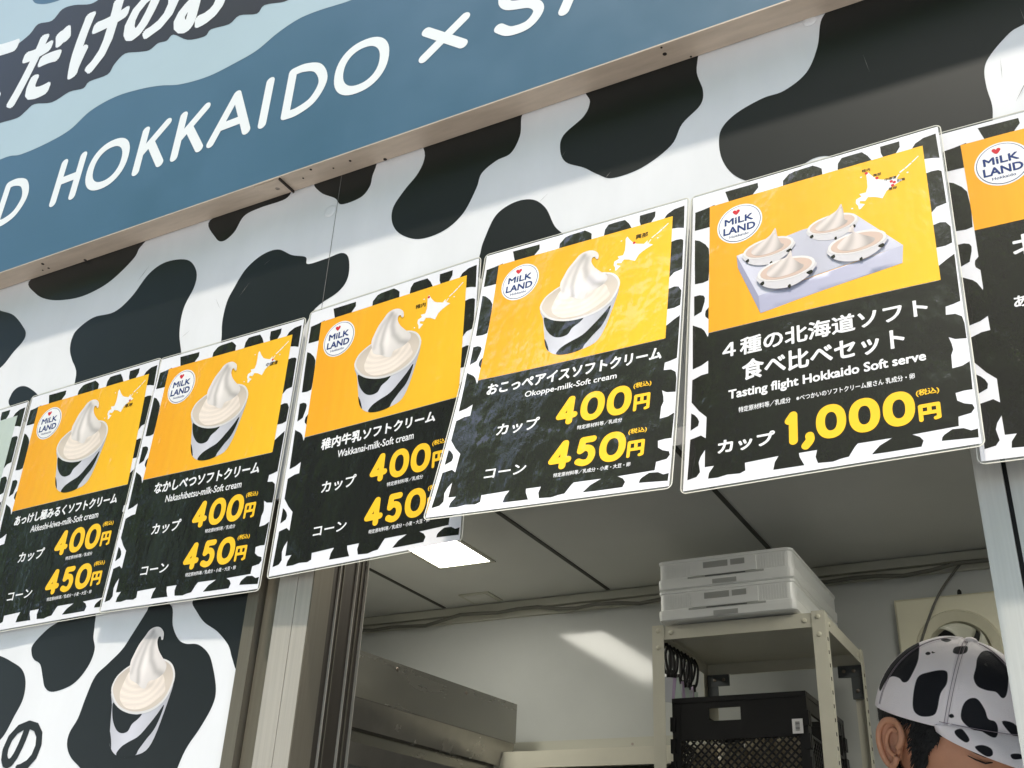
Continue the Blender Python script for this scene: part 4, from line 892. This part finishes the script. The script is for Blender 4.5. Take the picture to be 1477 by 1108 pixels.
# neck, shoulders and trunk continue the same surface
nb = HEAD + Rh @ Vector((-.030, 0, -.125)); base = Vector((HEAD.x-.05, HEAD.y+.035, HEAD.z-.25))
fwd2 = Vector((math.cos(FY), math.sin(FY), 0)); lft = Vector((-fwd2.y, fwd2.x, 0))
def oval(c, a, b): return [c + fwd2*(a*math.cos(2*math.pi*k/NA)) + lft*(b*math.sin(2*math.pi*k/NA)) for k in range(NA)]
for t_ in (.25, .6, 1.0): rings.append(oval(nb.lerp(base, t_), .062+.004*t_, .058+.006*t_))
for dz, a, b in ((-.03, .075, .10), (-.06, .092, .165), (-.10, .105, .195), (-.2, .118, .185), (-.35, .115, .165), (-.5, .112, .160), (-.6, .122, .175), (-.7, .115, .170)): rings.append(oval(base+Vector((0, 0, dz)), a, b))
for r_ in rings: vs += r_
NR = len(rings)
for i in range(NR-1):
    for k in range(NA): fs.append((i*NA+k, (i+1)*NA+k, (i+1)*NA+(k+1) % NA, i*NA+(k+1) % NA))
fs += [tuple(range(NA)), tuple(range((NR-1)*NA, NR*NA))[::-1]]
mb.add(vs, fs, M['skin'], True)
# legs
for s_ in (-1, 1):
    h0 = base+Vector((0, 0, -.68))+lft*s_*.085; mb.tube([h0, h0+Vector((0, 0, -.42))+fwd2*.02, Vector((h0.x, h0.y, -1.74))], [.082, .058, .045], M['skin'], 14)
    sh = base+Vector((0, 0, -.085))+lft*s_*.185; eb = sh+Vector((0, 0, -.27))+fwd2*.04+lft*s_*.03; wr = eb+fwd2*.21+Vector((0, 0, -.09))-lft*s_*.06
    mb.tube([sh, sh.lerp(eb, .5), eb, eb.lerp(wr, .4), wr], [.048, .043, .036, .036, .025], M['skin'], 14)
    hd_ = (wr-eb).normalized(); pm = wr+hd_*.045; mb.tube([wr, wr+hd_*.02, pm, pm+hd_*.03], [.025, .030, .038, .030], M['skin'], 12)
    for f_ in range(4):
        b0 = pm+hd_*.025+Vector((0, 0, 1)).cross(hd_).normalized()*(-.027+.018*f_); ln = (.066, .076, .072, .056)[f_]
        mb.tube([b0, b0+hd_*ln*.5+Vector((0, 0, -.004)), b0+hd_*ln*.8+Vector((0, 0, -.022)), b0+hd_*ln*.9+Vector((0, 0, -.038))], [.0095, .009, .008, .006], M['skin'], 9)
    b0 = wr+hd_*.02-lft*s_*.022; mb.tube([b0, b0+hd_*.03-lft*s_*.018, b0+hd_*.058-lft*s_*.02+Vector((0, 0, -.01))], [.012, .010, .007], M['skin'], 9)
bp_(mb, 'body')
# ears
def ear(s_):
    mb = MB(); c0 = Vector((-.012, s_*.072, -.030))
    E = lambda u, v, w_: hw_(c0 + Vector((u*.86 - w_*.30, s_*(w_+.009+.20*max(0, -u)), v*.84)))
    helix = [(.012, -.004), (.017, .010), (.013, .024), (.000, .032), (-.014, .029), (-.022, .016), (-.022, .0), (-.016, -.016), (-.007, -.028), (.003, -.033), (.010, -.027), (.012, -.016)]
    mb.tube([E(u, v, .006) for u, v in [(p.x, p.y) for p in catmull([(*p, 0) for p in helix], False, 4)]], [.0040]*45, M['skin'], 9)
    vs = []; n = 24
    hx_ = [(p.x, p.y) for p in catmull([(*p, 0) for p in helix], True, 2)]
    for (f_, w_) in ((1, .004), (.75, .001), (.5, -.006), (.2, -.010)): vs += [E(-.003+(u+.003)*f_, v*f_, w_) for u, v in hx_]
    fs = [(i*n+k, i*n+(k+1) % n, (i+1)*n+(k+1) % n, (i+1)*n+k) for i in range(3) for k in range(n)]+[tuple(range(3*n, 4*n))]
    mb.add(vs, fs, M['skin'], True)
    mb.tube([E(u, v, .003) for u, v in [(p.x, p.y) for p in catmull([(.004, .018, 0), (-.006, .019, 0), (-.012, .010, 0), (-.012, -.004, 0), (-.006, -.014, 0), (.004, -.018, 0)], False, 4)]], .0030, M['skin'], 8)
    mb.tube([E(.013, .004, .002), E(.011, -.006, .004), E(.010, -.014, .003)], [.002, .0035, .002], M['skin'], 8)
    bk = [E(u*.8, v*.8, -.002) for u, v in hx_]+[E(u, v, .005) for u, v in hx_]
    mb.add(bk, [(k, (k+1) % n, n+(k+1) % n, n+k) for k in range(n)], M['skin'], True)
    return bp_(mb, 'ear')
ear(-1); ear(1)
# eyes half closed: lids with lashes, brows
for s_ in (-1, 1):
    mb = MB(); az = s_*R(31)
    for q_, e0 in ((.0, -9.0), (.0, -5.5)):
        pts = [hw_(skull(az+R(a_), R(e0-1.2*math.cos(a_*.2)))*1.012) for a_ in (-13, -7, 0, 7, 13)]; mb.tube(pts, [.0004, .0010, .0012, .0010, .0004], M['brow'], 6)
    bp_(mb, 'eyelash')
    mb = MB(); pts = [hw_(skull(az+R(a_*s_), R(9.5+2.0*math.cos(a_*.13)))*1.012) for a_ in (-10, -5, 0, 6, 12, 16)]; mb.tube(pts, [.0014, .0028, .0032, .003, .002, .0008], M['brow'], 6); bp_(mb, 'eyebrow')
mb = MB(); pts = [hw_(skull(R(a_), R(-38))*1.015) for a_ in (-13, -7, 0, 7, 13)]; mb.tube(pts, [.001, .0035, .004, .0035, .001], M['lip'], 8); bp_(mb, 'lips')
# cap: crown built over the skull, spots carried by a signed-distance attribute
def sdf_poly(P, x, y):
    n = len(P); inside = False; dm = 1e9
    for i in range(n):
        (ax, ay), (bx_, by) = P[i], P[i-1]
        if (ay > y) != (by > y) and x < (bx_-ax)*(y-ay)/(by-ay)+ax: inside = not inside
        t = max(0, min(1, ((x-ax)*(bx_-ax)+(y-ay)*(by-ay))/((bx_-ax)**2+(by-ay)**2+1e-9))); dm = min(dm, math.hypot(x-ax-t*(bx_-ax), y-ay-t*(by-ay)))
    return dm if inside else -dm
def proj(p):
    d_ = p-CAM; z_ = d_.dot(_fw); return 738.5+F_PX*d_.dot(_rt)/z_, 554-F_PX*d_.dot(_up)/z_
def Z2(pts): return [(p.x, p.y) for p in catmull([(1220+x/4.136, 840+y/4.136, 0) for x, y in pts], True, 4)]
CAPS = [Z2(p) for p in ([(435, 362), (438, 400), (430, 470), (400, 540), (370, 590), (340, 596), (318, 572), (275, 562), (240, 590), (205, 650), (200, 600), (225, 530), (300, 450), (350, 400), (400, 370)],
 [(600, 530), (608, 560), (600, 610), (565, 665), (545, 760), (520, 795), (450, 800), (405, 765), (400, 690), (415, 600), (440, 555), (500, 535), (560, 524)],
 [(820, 410), (870, 415), (930, 460), (968, 530), (968, 620), (955, 680), (930, 690), (895, 655), (840, 645), (785, 620), (762, 570), (775, 510), (785, 450)],
 [(750, 690), (790, 700), (830, 760), (850, 815), (890, 830), (908, 870), (900, 930), (870, 935), (800, 895), (740, 870), (690, 820), (690, 760), (712, 712)],
 [(650, 388), (700, 380), (727, 385), (720, 418), (680, 430), (640, 420)], [(565, 342), (600, 335), (630, 345), (600, 357)], [(474, 424), (488, 414), (505, 420), (500, 432), (482, 434)],
 [(655, 890), (690, 882), (720, 910), (742, 945), (725, 960), (690, 940), (660, 912)], [(775, 985), (820, 978), (870, 1000), (880, 1035), (850, 1045), (800, 1015)], [(985, 1035), (1040, 1035), (1060, 1060), (1000, 1065)], [(930, 830), (1000, 840), (1050, 900), (1030, 930), (980, 900)], [(615, 790), (640, 785), (645, 808), (620, 808)])]
FREE = [(R(150), R(30), .26), (R(100), R(22), .22), (R(70), R(48), .20), (R(200), R(52), .22), (R(40), R(18), .16), (R(182), R(14), .14)]
def cap_mat():
    mt, nt, b = new_mat('cow print twill'); b.inputs['Roughness'].default_value = .75; b.inputs['Specular IOR Level'].default_value = .25
    at = nt.nodes.new('ShaderNodeAttribute'); at.attribute_name = 'spot'
    r = ramp(nt, at.outputs['Fac'], [(.47, lin(240, 234, 237)), (.53, lin(25, 27, 33))]); nt.links.new(r.outputs[0], b.inputs['Base Color'])
    n2 = noise(nt, 700, 2); n3 = noise(nt, 22, 2); ad = nt.nodes.new('ShaderNodeMath'); ad.operation = 'MULTIPLY_ADD'; ad.inputs[1].default_value = 9; nt.links.new(n3.outputs[0], ad.inputs[0]); nt.links.new(n2.outputs[0], ad.inputs[2])
    bp = nt.nodes.new('ShaderNodeBump'); bp.inputs['Distance'].default_value = .0005; bp.inputs['Strength'].default_value = 1; nt.links.new(ad.outputs[0], bp.inputs['Height']); nt.links.new(bp.outputs[0], b.inputs['Normal']); return mt
M['cap'] = cap_mat(); M['stitch'] = plain('grey seam thread', (150, 138, 148), .8)
def spot_attr(o, vals):
    at = o.data.attributes.new('spot', 'FLOAT', 'POINT')
    for i, v in enumerate(vals): at.data[i].value = v
def spot_val(p, nrm=None, az=None, el=None):
    if nrm is None or nrm.dot(CAM-p) > 0:
        x, y = proj(p); s_ = max(sdf_poly(P, x, y) for P in CAPS); return max(0, min(1, .5+s_/16))
    if az is None: return 0
    s_ = max(rr-math.hypot(((az-a+math.pi) % (2*math.pi)-math.pi)*math.cos(el), el-e) for a, e, rr in FREE); return max(0, min(1, .5+s_*4))
def brim_el(az):      # lower edge of the crown
    return R(3) + R(4)*math.cos(az)
def crown_pt(az, el, off=.009):
    p = skull(az, max(el, R(2))); lift = 1-.01*math.sin(el); p.z += min(0, el-R(2))*.105
    p = Vector((p.x*1.02, p.y*1.03, p.z*lift)); 
    if math.cos(az) > 0: p.x += .010*math.cos(az)*math.sin(max(el, 0))
    return p + Vector((math.cos(az)*math.cos(el), math.sin(az)*math.cos(el), math.sin(el)))*off
mb = MB(); vs = []; vals = []; KA, KE = 240, 90
for i in range(KE+1):
    for k in range(KA):
        az = 2*math.pi*k/KA; e0 = brim_el(az); el = e0+(math.pi/2-.01-e0)*(i/KE)**.95
        seam = min(abs((az-j*R(60)+math.pi) % (2*math.pi)-math.pi) for j in range(6))*math.cos(el)
        off = .009-.0016*math.exp(-(seam/.018)**2)+.0012*math.exp(-((seam-.045)/.02)**2)
        pl_ = crown_pt(az, el, off); p = hw_(pl_); vs.append(p); nrm_ = Rh @ Vector((math.cos(az)*math.cos(el), math.sin(az)*math.cos(el), math.sin(el))); vals.append(spot_val(p, nrm_, az, el))
fs = [(i*KA+k, i*KA+(k+1) % KA, (i+1)*KA+(k+1) % KA, (i+1)*KA+k) for i in range(KE) for k in range(KA)]; fs.append(tuple(range(KE*KA, (KE+1)*KA)))
mb.add(vs, fs, M['cap'], True); cap = bp_(mb, 'cap'); spot_attr(cap, vals)
md = cap.modifiers.new('cloth thickness', 'SOLIDIFY'); md.thickness = .0025; md.offset = -1
# visor
mb = MB(); vs = []; vals = []; NV, MV = 150, 64; A0 = R(66)
for j in range(MV+1):
    for k in range(NV+1):
        az = -A0+2*A0*k/NV; e0 = brim_el(az); b0 = crown_pt(az, e0+R(1.5), .0095); t = j/MV
        ln = .072*(max(0, math.cos(az/A0*math.pi/2)))**.55
        q_ = b0 + Vector((ln*t*.93, 0, -ln*t*.27-.10*t*t*ln)) ; q_.z -= .30*(abs(q_.y)**2)*t*8*.5; q_.y *= 1-.06*t
        p = hw_(q_); vs.append(p); vals.append(spot_val(p))
fs = [(j*(NV+1)+k, j*(NV+1)+k+1, (j+1)*(NV+1)+k+1, (j+1)*(NV+1)+k) for j in range(MV) for k in range(NV)]
mb.add(vs, fs, M['cap'], True); vz = bp_(mb, 'visor', cap); spot_attr(vz, vals); md = vz.modifiers.new('board thickness', 'SOLIDIFY'); md.thickness = .003
mb = MB(); mb.disc(hw_(crown_pt(0, math.pi/2-.01, .0085)), Rh @ Vector((0, 0, 1)), .0085, .005, M['cap'], 18, 1); bt = bp_(mb, 'cap_button', cap)
mb = MB()
for j in range(6):
    a0 = j*R(60)
    for ds in (-.017, .017):
        pts = [hw_(crown_pt(a0+ds/max(.15, math.cos(e)), e, .0092)) for e in [brim_el(a0)+R(3)+(R(80)-brim_el(a0))*q_/22 for q_ in range(23)]]; mb.tube(pts, .0004, M['stitch'], 5)
mb.tube([hw_(crown_pt(R(a_), brim_el(R(a_))+R(3.5), .0098)) for a_ in range(-64, 65, 4)], .0004, M['stitch'], 5)
bp_(mb, 'seam_stitching', cap)
for j in range(6): an = R(30+60*j); mb = MB(); mb.disc(hw_(crown_pt(an, R(56), .0084)), Rh @ Vector((math.cos(an)*.57, math.sin(an)*.57, .82)), .0028, .0006, M['ink'], 12); bp_(mb, 'eyelet', cap)
# hair: nape, sides and sideburns under the cap
def hair_on(az, el):
    a = abs(math.degrees((az+math.pi) % (2*math.pi)-math.pi)); e = math.degrees(el)
    if e > math.degrees(brim_el(az))+8: return False
    if a > 116: return e > -46
    if 86 < a <= 116 and e < 0-(a-86)*.1: return a > 104 and e > -40 and a > 112+e*.25
    if a > 86: return True
    if a > 72: return e > -32+(86-a)*.9 if a < 82 else e > -32+(a-82)*6
    if a > 60: return e > -15+(72-a)*1.5
    return e > 6
mb = MB(); vs = []; fs = []; idx = {}
HA, HE = 220, 90
def hv(i, k):
    k %= HA
    if (i, k) not in idx:
        az = 2*math.pi*k/HA; el = R(16)-i/HE*R(66); idx[(i, k)] = len(vs)
        n_ = Vector((math.cos(az)*math.cos(el), math.sin(az)*math.cos(el), math.sin(el))); vs.append(hw_(skull(az, el)+n_*(.0035+.0012*math.sin(k*2.1+i*.3)+(.004 if math.cos(az) < -.2 else 0))))
    return idx[(i, k)]
for i in range(HE):
    for k in range(HA):
        if hair_on(2*math.pi*(k+.5)/HA, R(16)-(i+.5)/HE*R(66)): fs.append((hv(i, k), hv(i, k+1), hv(i+1, k+1), hv(i+1, k)))
mb.add(vs, fs, M['hair'], True)
random.seed(11); cnt = 0
while cnt < 5200:
    az = random.uniform(0, 2*math.pi); el = R(random.uniform(-46, 6))
    if not hair_on(az, el): continue
    cnt += 1; n_ = Vector((math.cos(az)*math.cos(el), math.sin(az)*math.cos(el), math.sin(el))); tng = Vector((-.25-.3*random.random(), random.uniform(-.3, .3), -1)); tng = (tng-n_*tng.dot(n_)).normalized()
    r0 = skull(az, el)+n_*.003; ln = random.uniform(.008, .017); wv_ = n_.cross(tng).normalized()*.0006
    p1 = r0+tng*ln*.5+n_*.0035; p2 = r0+tng*ln+n_*random.uniform(.001, .007)
    mb.add([hw_(r0+wv_), hw_(r0-wv_), hw_(p1-wv_), hw_(p1+wv_), hw_(p2)], [(0, 1, 2, 3), (3, 2, 4)], M['hair'], False)
bp_(mb, 'hair')
# clothing
mb = MB(); rg = []
for dz, a, b in ((-.018, .078, .078), (-.034, .084, .115), (-.062, .100, .175), (-.10, .113, .203), (-.2, .126, .193), (-.35, .125, .175), (-.5, .124, .172), (-.62, .132, .186), (-.70, .130, .184)): rg.append(oval(base+Vector((0, 0, dz)), a, b))
vs = [p for r_ in rg for p in r_]; fs = [(i*NA+k, (i+1)*NA+k, (i+1)*NA+(k+1) % NA, i*NA+(k+1) % NA) for i in range(len(rg)-1) for k in range(NA)]; mb.add(vs, fs, M['shirt'], True)
for s_ in (-1, 1):
    sh = base+Vector((0, 0, -.085))+lft*s_*.175; eb = sh+Vector((0, 0, -.27))+fwd2*.04+lft*s_*.04; mb.tube([sh, sh.lerp(eb, .4), sh.lerp(eb, .8)], [.058, .060, .062], M['shirt'], 20, False)
bp_(mb, 'shirt')
mb = MB(); rg = [oval(base+Vector((0, 0, -.69)), .128, .182), oval(base+Vector((0, 0, -.78)), .124, .178)]
vs = [p for r_ in rg for p in r_]; mb.add(vs, [(k, NA+k, NA+(k+1) % NA, (k+1) % NA) for k in range(NA)]+[tuple(range(NA, 2*NA))], M['trousers'], True)
for s_ in (-1, 1):
    h0 = base+Vector((0, 0, -.70))+lft*s_*.086; mb.tube([h0, h0+Vector((0, 0, -.42))+fwd2*.02, Vector((h0.x, h0.y, -1.745))], [.092, .075, .065], M['trousers'], 16)
bp_(mb, 'trousers')

# ---------------------------------------------------------------- trees across the street (they mirror in the laminate)
def make_tree(seed, hgt):
    rnd = random.Random(seed); T = thing('tree', '', 'tree', group='leafy trees across the street')
    mb = MB(); mb.tube([(0, 0, 0), (.08, .05, hgt*.25), (-.05, .1, hgt*.5), (.1, 0, hgt*.8)], [.24, .18, .12, .04], M['bark'], 10); cl = []
    for k in range(17):
        z = hgt*(.30+.62*rnd.random()); a = rnd.random()*6.283; r_ = hgt*.30*math.sin(min(1, (1.06-z/hgt)*1.5+.12)*1.5)*(.5+.5*rnd.random()); e = Vector((r_*math.cos(a), r_*math.sin(a), z+.3*rnd.random()))
        mb.tube([(0, 0, z*.75), e*.55+Vector((0, 0, z*.38)), e], [.06, .035, .012], M['bark'], 6); cl.append((e, hgt*(.07+.06*rnd.random())))
    for k in range(16): cl.append((Vector((rnd.gauss(0, hgt*.12), rnd.gauss(0, hgt*.12), hgt*(.45+.5*rnd.random()))), hgt*(.05+.05*rnd.random())))
    mb.build('trunk', T); mb = MB()
    for c0, r_ in cl:
        for j in range(int(270*(r_/(hgt*.1))**1.5)):
            v = Vector((rnd.gauss(0, 1), rnd.gauss(0, 1), rnd.gauss(0, .7))).normalized()*r_*(.25+.65*rnd.random()**.7); p = c0+v
            ax = Vector((rnd.gauss(0, 1), rnd.gauss(0, 1), rnd.gauss(0, .5))).normalized(); bx_ = ax.cross(Vector((rnd.gauss(0, 1), rnd.gauss(0, 1), rnd.gauss(0, 1)))).normalized(); l_ = rnd.uniform(.08, .15); w_ = l_*.45
            mb.add([p-ax*l_, p+bx_*w_, p+ax*l_, p-bx_*w_], [(0, 1, 2, 3)], M['leaf'])
    mb.build('crown', T); return T
ta = make_tree(1, 13.0); tb = make_tree(2, 12.0)
TREES = [(ta, -9.2, -8.2, 1.0), (tb, -6.4, -9.6, 1.15), (None, -4.2, -7.4, .92), (None, -1.7, -9.4, 1.2), (None, .6, -7.8, .95), (None, 3.2, -9.2, 1.1), (None, -12.5, -10.4, 1.25), (None, 6.0, -8.4, 1.0), (None, -15.5, -8.8, 1.1), (None, -5.3, -5.4, .80), (None, -2.3, -5.9, .82), (None, .9, -5.7, .84)]
for i, (t, x, y, s_) in enumerate(TREES):
    if t is None: t = copy_tree(ta if i % 2 else tb)
    t.location = (x, y, -2.1); t.rotation_euler = (0, 0, i*1.7); t.scale = (s_, s_, s_)
    t['label'] = 'broad leafy tree across the street, mirrored in the poster film'
